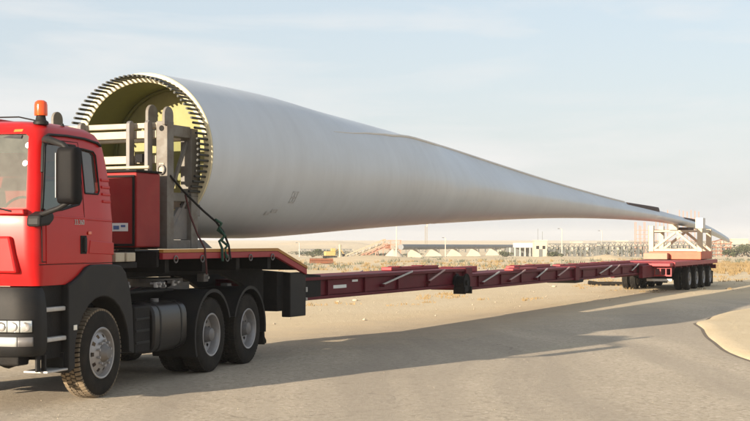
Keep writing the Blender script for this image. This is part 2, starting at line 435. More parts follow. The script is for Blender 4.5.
# road: rows follow the ragged edge, near side runs far past the camera
def resample(pl, step):
    out = []
    for i in range(len(pl) - 1):
        p0, p1, p2, p3 = [Vector(pl[max(0, min(len(pl) - 1, k))]) for k in (i - 1, i, i + 1, i + 2)]
        n_ = max(2, int((p2 - p1).length / step))
        for k in range(n_):
            t = k / n_
            out.append(.5 * ((2 * p1) + (p2 - p0) * t + (2 * p0 - 5 * p1 + 4 * p2 - p3) * t * t + (3 * p1 - p0 - 3 * p2 + p3) * t ** 3))
    out.append(Vector(pl[-1])); return out
ed = resample(EDGE, 1.0)
r_ = MB(); rows = []; att = []
ds = [0, .5, 1, 1.5, 2.2, 3, 4, 5, 6.5, 9, 14, 22, 40, 80]
for dd in ds:
    row = []
    for i, q in enumerate(ed):
        t = (ed[min(i + 1, len(ed) - 1)] - ed[max(i - 1, 0)]).normalized()
        nn = Vector((t.y, -t.x)); far = Vector((.78, -.62))
        k = min(1, dd / 14); nv = (nn * (1 - k) + far * k).normalized()
        w = (noise.noise(Vector((q.x * .35, q.y * .35, 9))) * 1.1 + noise.noise(Vector((q.x * 1.7, q.y * 1.7, 4))) * .3) * (1 - min(1, dd / 5))
        pt = q + nv * (dd + w)
        row.append((pt.x, pt.y, .004 - (.012 if dd == 0 else 0) + gz(pt.x, pt.y))); att.append(dd)
    rows.append(row)
r_.grid(rows)
road = struct(mk('road', r_, roadm, smooth=60, fix=False))
a = road.data.attributes.new('edge', 'FLOAT', 'POINT'); a.data.foreach_set('value', att)

# raised sandy verge at the right, with its dirty gutter
ISL = [(14.5, 42.5), (10.0, 36.0), (8.3, 32.8), (7.6, 30.9), (7.1, 29.9), (6.95, 28.7), (6.6, 27.0), (6.15, 24.4), (5.85, 22.2), (5.8, 20.5), (6.1, 18), (7.5, 14), (12, 9), (24, 2), (60, -4), (60, 50), (40, 49.5), (22, 47)]
isl = resample(ISL + [ISL[0]], .6)[:-1]
n_ = len(isl); cen = Vector((30, 26))
def offs(d_):
    out = []
    for i, q in enumerate(isl):
        t = (isl[(i + 1) % n_] - isl[i - 1]).normalized(); nn = Vector((-t.y, t.x))
        if (q + nn - cen).length < (q - cen).length: nn = -nn
        out.append(q + nn * (d_ + (noise.noise(Vector((q.x, q.y, 1))) * .05)))
    return out
vb = MB()
rings = [(0, .002), (-.04, .05), (-.35, .065), (-1.2, .07)]
vb.grid([[(q.x, q.y, z) for q in offs(dv)] for dv, z in rings], closed_u=True)
k0 = len(rings) - 1
vb.f.append(tuple(range(k0 * n_, (k0 + 1) * n_)))
struct(mk('verge', vb, sandm, smooth=50))
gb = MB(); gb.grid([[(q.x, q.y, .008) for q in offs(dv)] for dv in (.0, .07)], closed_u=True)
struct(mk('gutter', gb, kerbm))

# far pale hills on the skyline
hb = MB()
for (cx_, w_, h_, yy) in [(-45, 90, 3.2, 1100), (60, 260, 2.0, 1500), (-260, 200, 4, 1500)]:
    rows = []
    for j in range(9):
        v_ = j / 8 * 2 - 1
        rows.append([(cx_ + u * w_ / 2, yy + v_ * 60, gz(0, yy) - 1 + (h_ + 1) * max(0, (1 - u ** 2)) ** .6 * max(0, 1 - v_ * v_) ** .7 * (1 + .2 * noise.noise(Vector((u * 4, v_, yy))))) for u in [k / 24 * 2 - 1 for k in range(25)]])
    hb.grid(rows)
struct(mk('hills', hb, sandm2, smooth=60))

# ================================================================== TRUCK
TA = R(16.7)
truck = empty('truck', (-4.41, 16.26, 0), -TA, 'red three axle day cab tractor unit with amber roof beacon pulling the blade trailer', 'truck')
# --- cab shell
mirblack = mat('mirror_black', (.005, .005, .006), .6, 0, .1, 4, DUST, .01, 3, spec=.12)
LV = [  # z, half width, front y, rear y, front corner r
    (1.36, 1.215, -1.43, .36, .10), (1.50, 1.22, -1.46, .37, .14), (1.70, 1.22, -1.475, .37, .16), (2.00, 1.218, -1.465, .37, .17), (2.14, 1.212, -1.45, .37, .17),
    (2.20, 1.205, -1.435, .37, .17), (2.40, 1.19, -1.39, .37, .17), (2.60, 1.17, -1.345, .35, .17), (2.80, 1.148, -1.30, .32, .17), (2.95, 1.13, -1.265, .28, .18),
    (3.04, 1.11, -1.235, .24, .20), (3.11, 1.075, -1.18, .18, .22), (3.165, 1.00, -1.08, .08, .26), (3.20, .86, -.92, -.06, .3), (3.215, .6, -.7, -.2, .3)]
def lvl(z):
    for a_, b_ in zip(LV, LV[1:]):
        if z <= b_[0]:
            t = max(0, (z - a_[0]) / (b_[0] - a_[0])); return [a_[i] + (b_[i] - a_[i]) * t for i in range(5)]
    return list(LV[-1])
def cab_ring(z):
    _, hw, fy, ry, cr_ = lvl(z)
    pts = []
    K = 10; bow = .07
    for k in range(K + 1):
        x = (hw - cr_) * (k / K * 2 - 1); pts.append((x, fy + bow * (x / hw) ** 2))
    fy2 = fy + bow * ((hw - cr_) / hw) ** 2
    for k in range(1, 7):
        a_ = k / 6 * pi / 2; pts.append((hw - cr_ + cr_ * sin(a_), fy2 + cr_ - cr_ * cos(a_)))
    r2 = .08
    for k in range(1, 6): pts.append((hw, fy2 + cr_ + (ry - r2 - fy2 - cr_) * k / 5))
    for k in range(1, 4):
        a_ = k / 3 * pi / 2; pts.append((hw - r2 + r2 * cos(a_), ry - r2 + r2 * sin(a_)))
    rr_ = [(-x, y) for x, y in pts[::-1]]
    return [(x, y, z) for x, y in pts] + [(x, y, z) for x, y in rr_[:-(K + 1)]] 
cb = MB()
rings = [cab_ring(l_[0]) for l_ in LV]; nr = len(rings[0])
cb.grid(rings, closed_u=True)
cb.f.append(tuple(range(nr))[::-1]); cb.f.append(tuple(range((len(LV) - 1) * nr, len(LV) * nr)))
shell = mk('cab', cb, red, truck, solid=.045)
shell.parent = None
ws = MB().prism([(-1.07, 2.21), (1.07, 2.21), (1.06, 2.3), (.99, 3.0), (.95, 3.03), (-.95, 3.03), (-.99, 3.0), (-1.06, 2.3)], -1.9, -1.12, 'y')
WIN = [(-1.27, 2.20), (-1.20, 2.17), (-.85, 2.20), (-.46, 2.27), (-.40, 2.33), (-.40, 2.90), (-.44, 2.94), (-1.04, 2.94), (-1.10, 2.90)]
QWIN = [(-.31, 2.40), (.0, 2.40), (.04, 2.44), (.03, 2.86), (-.02, 2.90), (-.31, 2.92)]
cutout(shell, [ws, MB().prism(WIN, -1.5, 1.5), MB().prism(QWIN, -1.5, 1.5)])
shell.parent = truck
me = shell.data; me.polygons.foreach_set('use_smooth', [True] * len(me.polygons)); me.set_sharp_from_angle(angle=R(32))
# glass set back in the openings
def hwz(z): return lvl(z)[1]
def fyz(x, z):
    _, hw, fy, _, _ = lvl(z); return fy + .07 * (x / hw) ** 2
gm = MB(); gm.grid([[(x * (1.075 - .10 * (z - 2.2) / .83), fyz(x, z) + .022, z) for x in [k / 12 * 2 - 1 for k in range(13)]] for z in [2.19 + .87 * j / 8 for j in range(9)]])
def face_out(o, d_):
    if sum((p_.normal * p_.area for p_ in o.data.polygons), Vector()).dot(d_) < 0: o.data.flip_normals()
    return o
wsc = face_out(mk('windscreen', gm, MATS['windscreen_glass'], truck, smooth=60), Vector((0, -1, 0)))
sm = MB()
for (xx, zz) in ((.99, 2.90), (.985, 2.70)):
    c_ = (xx, fyz(xx, zz) + .016, zz); nrm = Vector((.0, -1, .22)).normalized()
    sm.cyl(c_, Vector(c_) + nrm * .003, .033, 20)
mk('sticker', sm, sticker, wsc, label='two round white stickers stacked at the edge of the windscreen')
def poly_surface(pts, off, m, name, par, side=1, nz_=1):
    mb = MB(); vs = [(side * (hwz(z) + off), y, z) for y, z in pts]; mb.add(vs, [tuple(range(len(vs)))]); return face_out(mk(name, mb, m, par), Vector((side, 0, 0)))
for sd in (1, -1):
    # door panel follows the side, stands 9 mm proud with a bevelled edge
    db = MB(); zs = [1.60, 1.66, 1.80, 1.95, 2.05, 2.12]
    db.grid([[(sd * (hwz(z) + .009), y, z) for y in (-1.22, -1.0, -.7, -.45, -.33)] for z in zs])
    door = mk('door', db, red, truck, solid=.012 , bevel=.004)
    hb_ = MB().box(sd * 1.228, sd * 1.262, -.43, -.37, 1.72, 1.89); mk('handle', hb_, black, door, bevel=.012)
    mk('handle_recess', MB().box(sd * 1.225, sd * 1.236, -.48, -.34, 1.70, 1.91), dark, door, bevel=.01)
    poly_surface([(y, z) for y, z in WIN], -.022, MATS['side_glass'], 'door_window', truck, sd)
    poly_surface([(y, z) for y, z in QWIN], -.022, MATS['side_glass'], 'quarter_window', truck, sd)
    # rubber seals
    def sealpath(pl, off=.002):
        out = []
        for (a_, b_) in zip(pl, pl[1:] + pl[:1]):
            for k in range(6):
                y = a_[0] + (b_[0] - a_[0]) * k / 6; z = a_[1] + (b_[1] - a_[1]) * k / 6; out.append((sd * (hwz(z) + off), y, z))
        return out + out[:1]
    mk('window_seal', MB().tube(sealpath(WIN), .014, 6, False), black, truck, smooth=60)
    mk('window_seal', MB().tube(sealpath(QWIN), .011, 6, False), black, truck, smooth=60)
    DO = [(-1.30, 1.62), (-1.31, 2.15), (-1.24, 2.5), (-1.14, 2.97), (-.36, 2.985), (-.355, 1.62)]
    mk('door_seal', MB().tube(sealpath(DO, -.001), .006, 5, False), dark, truck)
    # rain rail
    rp = [(sd * (hwz(z) + .012), y, z) for y, z in [(-1.24, 2.60), (-1.17, 2.88), (-1.10, 2.995), (-1.0, 3.03), (-.6, 3.045), (-.2, 3.04), (.1, 3.01), (.17, 2.98)]]
    mk('rain_rail', MB().tube(rp, .017, 6), black, truck, smooth=60)
    # horizontal crease on the side and rear corner ribs
    mk('side_crease', MB().prism([(-1.36, 2.115), (.30, 2.075), (.30, 2.095), (-1.36, 2.14)], sd * 1.20, sd * 1.226), red, truck, bevel=.006)
    for k in range(4):
        z = 2.30 + .085 * k
        mk('corner_rib', MB().box(sd * (hwz(z) - .01), sd * (hwz(z) + .012), .10, .30, z, z + .035), red, truck, bevel=.01)
    mk('side_swage', MB().prism([(-.28, 1.70), (.34, 1.68), (.34, 1.83), (-.24, 1.86)], sd * 1.20, sd * 1.228), red, truck, bevel=.012)
    # mirror
    mir = empty('mirror', (0, 0, 0), 0, None, None, None, truck)
    mb = MB(); rr_ = []
    for k in range(24):
        a_ = 2 * pi * k / 24; ca, sa = cos(a_), sin(a_)
        rr_.append((math.copysign(abs(ca) ** .25, ca), math.copysign(abs(sa) ** .25, sa)))
    lv_ = [(-1.50, .55), (-1.49, .8), (-1.46, .95), (-1.40, 1.0), (-1.36, 1.0)]
    mb.grid([[(sd * 1.605 + x * .125 * s_, y_, 2.55 + z * .31 * (s_ * .5 + .5)) for x, z in rr_] for y_, s_ in lv_], closed_u=True)
    mb.f.append(tuple(range(24))); mb.f.append(tuple(range(4 * 24, 5 * 24)))
    mk('mirror_housing', mb, mirblack, mir, smooth=45)
    gl_ = MB(); gl_.add([(sd * 1.605 + x * .11, -1.357, 2.55 + z * .29) for x, z in rr_], [tuple(range(24))]); mk('mirror_glass', gl_, MATS['mirror_glass'], mir)
    mk('mirror_trim', MB().bar((sd * 1.497, -1.492, 2.31), (sd * 1.497, -1.492, 2.79), .010, .02, (0, 1, 0)), lgrey, mir, bevel=.004)
    mk('mirror_arm', MB().tube([(sd * 1.13, -1.10, 2.95), (sd * 1.22, -1.25, 2.955), (sd * 1.36, -1.38, 2.94), (sd * 1.54, -1.41, 2.88), (sd * 1.6, -1.42, 2.82)], [.03, .035, .04, .035, .03], 8), black, mir, smooth=60)
    mk('mirror_arm', MB().tube([(sd * 1.6, -1.42, 2.26), (sd * 1.50, -1.44, 2.20), (sd * 1.30, -1.42, 2.14), (sd * 1.18, -1.36, 2.11)], .028, 8), black, mir, smooth=60)
    f_ = MB().prism([(-1.49, 2.00), (-1.26, 2.02), (-1.16, 2.09), (-1.18, 2.16), (-1.34, 2.17), (-1.48, 2.12)], sd * 1.13, sd * 1.30); mk('mirror_foot', f_, black, mir, bevel=.03)
    # wheel-arch fender: flat front shoulder, arch, rear mudguard
    def arc(r_, a0, a1, n=14, cy=0, cz=.53): return [(cy + r_ * cos(R(a0 + (a1 - a0) * k / n)), cz + r_ * sin(R(a0 + (a1 - a0) * k / n))) for k in range(n + 1)]
    inner = arc(.665, 196, -6)
    outer = [(-.80, .36), (-.80, .70), (-.80, 1.0), (-.80, 1.36), (-.66, 1.40), (-.52, 1.46), (-.38, 1.545), (-.24, 1.575), (0, 1.575), (.25, 1.57), (.46, 1.55), (.58, 1.47), (.68, 1.28), (.76, 1.0), (.80, .46)]
    outer = [(y, z) for y, z in outer]
    inner = arc(.665, 190, -4)
    rear_in = arc(.72, 0, -12, 3)
    fb = MB().ribbon(inner, outer, sd * .92, sd * 1.262)
    mk('fender', fb, black, truck, bevel=.015, smooth=35)
    mk('marker_lamp', MB().box(sd * 1.26, sd * 1.275, -.70, -.63, .84, .90), MATS['white_lamp'], truck, bevel=.006)
    # steps
    mk('step_well', MB().box(sd * .80, sd * 1.17, -1.26, -.79, .55, 1.36), dark, truck)
    for (z0, z1, xo) in ((1.07, 1.12, 1.225), (.74, .79, 1.235)):
        mk('step', MB().box(sd * 1.10, sd * xo, -1.21, -.80, z0, z1), lgrey, truck, bevel=.012)
    mk('step', MB().box(sd * .95, sd * 1.25, -1.24, -.78, .40, .425), lgrey, truck, bevel=.008)
    mk('step_hanger', MB().bar((sd * 1.18, -1.20, .42), (sd * 1.18, -1.20, .60), .05, .03, (0, 1, 0)).bar((sd * 1.18, -.82, .42), (sd * 1.18, -.82, .60), .05, .03, (0, 1, 0)), black, truck)
# rear fascia: front lower panel, badge line
mk('front_panel', MB().prism([(-1.02, 1.50), (1.02, 1.50), (.93, 1.90), (-.93, 1.90)], -1.492, -1.36, 'y'), red, truck, bevel=.025)
mk('grille', MB().box(-.78, .78, -1.505, -1.45, 1.55, 1.84), black, truck, bevel=.02)
for k in range(4): mk('grille_slat', MB().box(-.76, .76, -1.52, -1.50, 1.58 + .065 * k, 1.61 + .065 * k), grey_steel, truck, bevel=.006)
mk('scuttle_panel', MB().prism([(-1.10, 2.135), (1.10, 2.135), (1.09, 2.195), (-1.09, 2.195)], -1.475, -1.38, 'y'), red, truck, bevel=.012)
for xx in (.15, .95):
    mk('wiper', MB().tube([(xx, -1.47, 2.17), (xx - .35, -1.462, 2.235), (xx - .75, -1.46, 2.25)], .012, 6), black, truck)
# curved bumper with lamps
bb = MB(); prof = []
zs = [.60, .64, .72, .95, 1.15, 1.28, 1.345]
ins = [.05, .015, 0, 0, .01, .03, .06]
for z, i_ in zip(zs, ins):
    ring = []
    hw = 1.245 - i_; fy = -1.60 + i_; 
    for k in range(17):
        x = (hw - .22) * (k / 16 * 2 - 1); ring.append((x, fy + .05 * (x / hw) ** 2, z))
    for k in range(1, 7):
        a_ = k / 6 * pi / 2; ring.append((hw - .22 + .22 * sin(a_), fy + .04 + .22 - .22 * cos(a_), z))
    ring.append((hw, -1.24, z)); ring.append((hw - .12, -1.24, z)); 
    left = [(-x, y, z) for x, y, z in ring[17:][::-1]]
    prof.append(ring + left)
bb.grid(prof, closed_u=True); nb = len(prof[0]); bb.f.append(tuple(range(nb))); bb.f.append(tuple(range(6 * nb, 7 * nb)))
bump_ = mk('bumper', bb, black, truck, smooth=40)
def curved_lamp(z0, z1, x0, x1, sd, off, m, name, par, label=None):
    rows = []
    for z in (z0, z1):
        row = []
        for k in range(13):
            s_ = x0 + (x1 - x0) * k / 12
            # run along the front then round the corner
            if s_ <= 1.025: pt = (s_, -1.60 + .05 * (s_ / 1.245) ** 2)
            else:
                a_ = (s_ - 1.025) / .22; pt = (1.025 + .22 * sin(a_), -1.56 + .22 - .22 * cos(a_)) if a_ < 1.5708 else (1.245, -1.34 + (s_ - 1.37))
            row.append((sd * (pt[0] + (0 if s_ < 1.02 else off * .7)), pt[1] - off * .8, z))
        rows.append(row)
    mb = MB(); mb.grid(rows); return mk(name, mb, m, par, solid=.02 if sd > 0 else -.02, smooth=50, label=label)
for sd in (1, -1):
    curved_lamp(.855, 1.005, .80, 1.24, sd, .004, black, 'lamp_bezel', bump_)
    for k, (a_, b_) in enumerate([(.83, .955), (.965, 1.09), (1.10, 1.225)]):
        curved_lamp(.87, .992, a_, b_, sd, .010, MATS['headlamp_glass'], 'headlight', bump_)
        xx = (a_ + b_) / 2
        mk('reflector_bowl', MB().lathe([(.048, 0), (.042, -.004), (.025, -.012), (.0, -.014)], 20, (0, 0, 0)), grey_steel, bump_).matrix_local = Matrix.Translation((sd * min(xx, 1.16), -1.592 + (.0, .016, .05)[k], .93)) @ Matrix.Rotation(R(-90), 4, 'Z')
    curved_lamp(.715, .815, .80, 1.06, sd, .008, MATS['headlamp_glass'], 'fog_lamp', bump_)
    curved_lamp(.715, .815, 1.07, 1.24, sd, .008, grey_steel, 'corner_lamp', bump_)
mk('bumper_underside', MB().box(-1.05, 1.05, -1.50, -1.28, .50, .60), dark, truck, bevel=.02)
for sd in (1, -1):
    mk('bumper_bracket', MB().box(sd * .62, sd * .68, -1.48, -1.36, .42, .55), dark, truck)
    mk('bumper_bracket', MB().box(sd * 1.14, sd * 1.17, -1.32, -1.24, .42, .62), black, truck, bevel=.01)
# badge: small chrome digits on the door shoulder
def text(name, s_, size, m, par, mw, ext=.002, label=None):
    cu = bpy.data.curves.new(name, 'FONT'); cu.body = s_; cu.size = size; cu.extrude = ext; cu.align_x = 'CENTER'; cu.align_y = 'CENTER'
    to = bpy.data.objects.new(name, cu); C.objects.link(to); bpy.context.view_layer.update()
    me = bpy.data.meshes.new_from_object(to.evaluated_get(bpy.context.evaluated_depsgraph_get()))
    bpy.data.objects.remove(to); me.materials.clear(); me.materials.append(m)
    o = bpy.data.objects.new(name, me); C.objects.link(o); o.parent = par; o.matrix_local = mw
    if label: o['label'] = label
    return o
side_rot = Matrix.Rotation(R(90), 4, 'Z') @ Matrix.Rotation(R(90), 4, 'X')       # text facing +x, running along +y
text('badge', '33.360', .085, lgrey, truck, Matrix.Translation((1.2285, -.50, 2.06)) @ side_rot)
# beacon, hatch, aerial
bc = mk('beacon_base', MB().lathe([(0, 0), (.085, 0), (.085, .03), (.06, .05), (.05, .10), (0, .10)], 20), black, truck, smooth=40)
bc.matrix_local = Matrix.Translation((.985, -.93, 3.15)) @ Matrix.Rotation(R(-90), 4, 'Y')
mk('beacon_lens', MB().lathe([(0, .10), (.072, .10), (.075, .12), (.073, .22), (.066, .25), (.04, .27), (0, .275)], 20), MATS['amber_glass'], bc, smooth=40)
mk('beacon_reflector', MB().box(.11, .22, -.03, .03, -.02, .02), MATS['mirror_glass'], bc)
mk('beacon_cable', MB().tube([(.95, -.93, 3.19), (.75, -1.0, 3.235), (.5, -1.02, 3.235), (.2, -.9, 3.23)], .009, 6), black, truck)
mk('roof_hatch', MB().box(-.35, .35, -.85, -.30, 3.21, 3.245), red, truck, bevel=.012)
mk('aerial_foot', MB().tube([(.98, -.45, 3.15), (.98, -.45, 3.20)], [.03, .015], 10), black, truck)
mk('roof_label', MB().add([(x, fyz(x, z) - .003 + (.03 if x > 1.0 else 0), z) for x, z in [(.80, 3.052), (.90, 3.055), (.90, 3.085), (.80, 3.082)]], [(0, 1, 2, 3)]), yellow, truck)
# interior
mk('dashboard', MB().prism([(-1.36, 2.16), (-.95, 2.16), (-.85, 1.95), (-.85, 1.5), (-1.36, 1.5)], -1.12, 1.12), seatm, truck, bevel=.04)
for sx in (.62, -.62):
    st_ = mk('seat', MB().box(sx - .25, sx + .25, -.62, -.12, 1.72, 1.90), seatm, truck, bevel=.05)
    mk('seat_back', MB().prism([(-.14, 1.85), (.0, 1.85), (.08, 2.55), (-.02, 2.6)], sx - .24, sx + .24), seatm, st_, bevel=.05)
    mk('headrest', MB().box(sx - .13, sx + .13, -.0, .09, 2.62, 2.80), seatm, st_, bevel=.03)
sw = MB(); sw.tube([(.62 + .22 * cos(a_), -.80 + .10 * sin(a_), 2.16 + .19 * sin(a_)) for a_ in [2 * pi * k / 24 for k in range(25)]], .015, 6); sw.bar((.42, -.8, 2.16), (.82, -.8, 2.16), .03)
mk('steering_wheel', sw, black, truck)
mk('sky_block_panel', MB().box(-1.10, -1.06, -.36, .30, 2.28, 2.98), seatm, truck)  # added dark panel, keeps bright sky from showing through the quarter window
mk('sun_visor', MB().prism([(-1.20, 2.99), (-1.18, 3.02), (-1.05, 2.84), (-1.07, 2.83)], -.9, .9), seatm, truck)

# --- tyres and rims
def tyre_mesh(Rr, w, lugs, rows_=4):
    """tyre standing on x in 0..-w (outer face at 0)"""
    k = Rr / .53
    r0 = .292 * k
    t = MB(); sh = .02
    prof = [(r0, -.02), (r0 + .02, -.004), (r0 + .09 * k, 0.0), (Rr - .10 * k, -.002), (Rr - .045, -.012), (Rr - .022, -.035), (Rr - sh, -.05),
            (Rr - sh + .006, -w / 2), (Rr - sh, -w + .05), (Rr - .022, -w + .035), (Rr - .045, -w + .012), (Rr - .10 * k, -w + .002), (r0 + .09 * k, -w), (r0 + .02, -w + .004), (r0, -w + .02)]
    t.lathe(prof, 72, closed=True)
    # ribs on the sidewall
    return t
def tread_mesh(Rr, w, lugs):
    t = MB()
    xs_ = [(-.022, -.088), (-.098, -.150), (-.160, -.212), (-.222, -w + .022)] if w > .27 else [(-.02, -.075), (-.085, -.14), (-.15, -w + .02)]
    for i in range(lugs):
        for j, (a_, b_) in enumerate(xs_):
            th = 2 * pi * (i + (.5 if j % 2 else 0)) / lugs; dt = 2 * pi / lugs * .34; sk = .25 * dt * (1 if j % 2 else -1)
            edge_ = j in (0, len(xs_) - 1)
            vs = []
            for rr in (Rr - .026, Rr):
                for (x, q) in ((a_, sk), (b_, -sk)):
                    drop = .010 if (edge_ and ((j == 0 and x == a_) or (j > 0 and x == b_))) else 0
                    for s_ in (-1, 1):
                        an = th + q + s_ * dt; vs.append((x, (rr - drop) * cos(an), (rr - drop) * sin(an)))
            t.add(vs, [(0, 2, 3, 1), (4, 5, 7, 6), (0, 1, 5, 4), (2, 6, 7, 3), (0, 4, 6, 2), (1, 3, 7, 5)])
    return t
def holed_disc(r_in, r_out, x_in, x_out, holes, hr0, hr1, n=80):
    """dished wheel disc with a ring of hand holes left open"""
    rs = [r_in, r_in + (hr0 - r_in) * .5, hr0, (hr0 + hr1) / 2, hr1, r_out]
    mb = MB(); xs_ = [x_in + (x_out - x_in) * ((r - r_in) / (r_out - r_in)) ** 1.5 for r in rs]
    vs = [(x, r * cos(2 * pi * j / n), r * sin(2 * pi * j / n)) for r, x in zip(rs, xs_) for j in range(n)]
    fs = []
    per = n // holes
    for i in range(len(rs) - 1):
        for j in range(n):
            if i in (2, 3) and (j % per) in range(per // 2 - 1, per // 2 + 2): continue
            fs.append((i * n + j, i * n + (j + 1) % n, (i + 1) * n + (j + 1) % n, (i + 1) * n + j))
    return mb.add(vs, fs)
def make_wheel(par, kind, Rr=.53, w=.30):
    k = Rr / .53
    wl_ = empty('wheel', (0, 0, 0), 0, None, None, None, par)
    ty = mk('tyre', tyre_mesh(Rr, w, 0), rubber, wl_, smooth=35)
    mk('tread', tread_mesh(Rr, w, 58 if kind != 'small' else 34), tread_m if kind == 'front' else rubber, wl_)
    rim = MB(); r0 = .292 * k
    rim.lathe([(r0, -.018), (r0 + .012, -.002), (r0 + .004, .004), (r0 - .012, 0), (r0 - .022, -.03), (r0 - .03, -.05), (r0 - .034, -.16), (r0 - .034, -w + .02), (r0, -w + .01)], 56)
    if kind == 'front':
        rim.add(*(lambda m_: (m_.v, m_.f))(holed_disc(.10, r0 - .03, .022, -.055, 10, .185, .225)))
    else:
        rim.add(*(lambda m_: (m_.v, m_.f))(holed_disc(.10 * k, r0 - .034, -.145, -.115, 10, .185 * k, .225 * k)))
    mk('rim', rim, steel, wl_, smooth=40)
    hb_ = MB()
    if kind == 'front':
        hb_.lathe([(.11, .02), (.105, .035), (.085, .05), (.075, .075), (.06, .09), (0, .095)], 24)
        xo = .024; rn = .145
    else:
        hb_.lathe([(.12 * k, -.145), (.115 * k, -.10), (.10 * k, -.04), (.09 * k, .0), (.07 * k, .012), (0, .014)], 24)
        xo = -.145; rn = .15 * k
    mk('hub', hb_, grey_steel, wl_, smooth=40)
    nb_ = MB()
    for q in range(10):
        a_ = 2 * pi * q / 10; nb_.cyl((xo - .006, rn * cos(a_), rn * sin(a_)), (xo + .026, rn * cos(a_), rn * sin(a_)), .017 * k, 6)
    stuff(mk('wheel_nuts', nb_, steel, wl_))
    return wl_
def place(wl_, x, y, z, rz=0, rx=0):
    wl_.location = (x, y, z); wl_.rotation_euler = (rx, 0, rz); return wl_
fw = place(make_wheel(truck, 'front'), 1.25, 0, .53, 0, .3)
place(copy_tree(fw, truck), -1.25, 0, .53, pi, 1)
rw = make_wheel(truck, 'rear', .53, .285)
AX = (3.2, 4.57)
first = True
for yy in AX:
    for sd in (1, -1):
        for inn in (0, 1):
            w_ = rw if first else copy_tree(rw, truck); first = False
            x = 1.25 - (.345 if inn else 0)
            if inn: place(w_, sd * (x - .285), yy, .53, pi if sd > 0 else 0, random.random() * 6)
            else: place(w_, sd * x, yy, .53, 0 if sd > 0 else pi, random.random() * 6)
# --- chassis
gloss = mat('tank_gloss', (.008, .008, .009), .28, 0, .1, 3, DUST, .02, 3, coat=.0, spec=.3)
for sd in (1, -1):
    c_ = MB(); x = sd * .40
    c_.box(x - .04, x + .04, -1.3, 5.3, .86, .875).box(x - .04, x + .04, -1.3, 5.3, 1.115, 1.13).box(x + sd * .032, x + sd * .04, -1.3, 5.3, .875, 1.115)
    mk('chassis_rail', c_, dark, truck)
for yy in (.9, 2.0, 3.2, 4.57, 5.25): mk('cross_member', MB().box(-.36, .36, yy - .05, yy + .05, .90, 1.10), dark, truck, bevel=.01)
for yy in (0,) + AX:
    a_ = MB().tube([(-.95, yy, .53), (-.3, yy, .53), (-.22, yy, .53), (0, yy, .53), (.22, yy, .53), (.3, yy, .53), (.95, yy, .53)], [.07, .08, .15, .22, .15, .08, .07], 16); mk('axle', a_, dark, truck, smooth=50)
    mk('leaf_spring', MB().bar((.5, yy - .6, .72), (.5, yy + .6, .72), .08, .09).bar((-.5, yy - .6, .72), (-.5, yy + .6, .72), .08, .09), dark, truck, bevel=.01)
# fuel tank and battery side
for sd, nm in ((1, 'fuel_tank'), (-1, 'fuel_tank')):
    pts = []
    for k in range(28):
        a_ = 2 * pi * k / 28; ca, sa = cos(a_), sin(a_); pts.append((sd * .90 + .32 * math.copysign(abs(ca) ** .5, ca), .72 + .33 * math.copysign(abs(sa) ** .5, sa)))
    tk = mk(nm, MB().prism(pts, 1.45, 2.46, 'y'), gloss, truck, bevel=.03, smooth=50)
    for yy in (1.62, 2.25):
        mk('tank_strap', MB().prism([(x * 1.012 - sd * .9 * .012, z * 1.012 - .72 * .012) for x, z in pts], yy, yy + .04, 'y'), black, tk, smooth=50)
    mk('tank_cap', MB().cyl((sd * 1.0, 1.9, 1.02), (sd * 1.0, 1.9, 1.09), .055, 16), grey_steel, tk, smooth=40)
    bx_ = mk('battery_box', MB().box(sd * .58, sd * 1.18, .97, 1.42, .42, 1.03), dark, truck, bevel=.03)
    for k in range(3): mk('panel_rib', MB().box(sd * 1.175, sd * 1.19, 1.0, 1.38, .55 + .15 * k, .58 + .15 * k), black, bx_, bevel=.005)
    # rear mudguards, one hoop per axle
    for yy in AX:
        inn = arc(.60, 205, 20, 16, yy) if yy == AX[0] else arc(.60, 160, -8, 16, yy)
        out = arc(.635, 205, 20, 16, yy) if yy == AX[0] else arc(.635, 160, -8, 16, yy)
        mg = mk('mudguard', MB().ribbon(inn, out, sd * .62, sd * 1.27), black, truck, smooth=35)
        rim_ = MB().ribbon([(y, z) for y, z in inn], arc(.645, 205, 20, 16, yy) if yy == AX[0] else arc(.645, 160, -8, 16, yy), sd * 1.262, sd * 1.28)
        mk('guard_lip', rim_, black, mg, smooth=35)
    mk('mudflap', MB().prism([(5.14, .95), (5.20, .95), (5.28, .24), (5.22, .24)], sd * .64, sd * 1.24), rubber, truck, bevel=.006)
    mk('flap_foot', MB().prism([(5.20, .42), (5.34, .30), (5.34, .25), (5.22, .27)], sd * 1.05, sd * 1.24), rubber, truck, bevel=.01)
# stuff on the frame behind the cab: deck plate, tanks, hoses, fifth wheel
mk('deck_plate', MB().box(-.75, .95, .6, 2.6, 1.17, 1.20), dark, truck, bevel=.006)
for i_, (x0, y0) in enumerate(((.78, .80), (.78, 1.10))):
    mk('frame_block', MB().box(x0, x0 + .22, y0 + .02, y0 + .26, 1.585, 1.70), cream, truck, bevel=.012)
mk('block_bracket', MB().box(.70, .95, .70, 1.50, 1.50, 1.575).box(.72, .80, .75, .85, 1.2, 1.5).box(.72, .80, 1.3, 1.4, 1.2, 1.5), dark, truck, bevel=.01)
mk('air_tank', MB().cyl((.62, .75, 1.36), (.62, 1.5, 1.36), .13, 20), dark, truck, smooth=40, bevel=.02)
mk('air_intake', MB().box(-1.0, -.65, .45, .75, 1.3, 3.0), black, truck, bevel=.04)
mk('exhaust', MB().tube([(-.9, .9, 1.2), (-.9, .9, 2.9), (-.9, 1.0, 3.0)], .08, 14), grey_steel, truck, smooth=50)
mk('fifth_wheel', MB().cyl((0, 3.75, 1.24), (0, 3.75, 1.30), .50, 32).box(-.45, .45, 3.3, 4.2, 1.13, 1.24), grey_steel, truck)
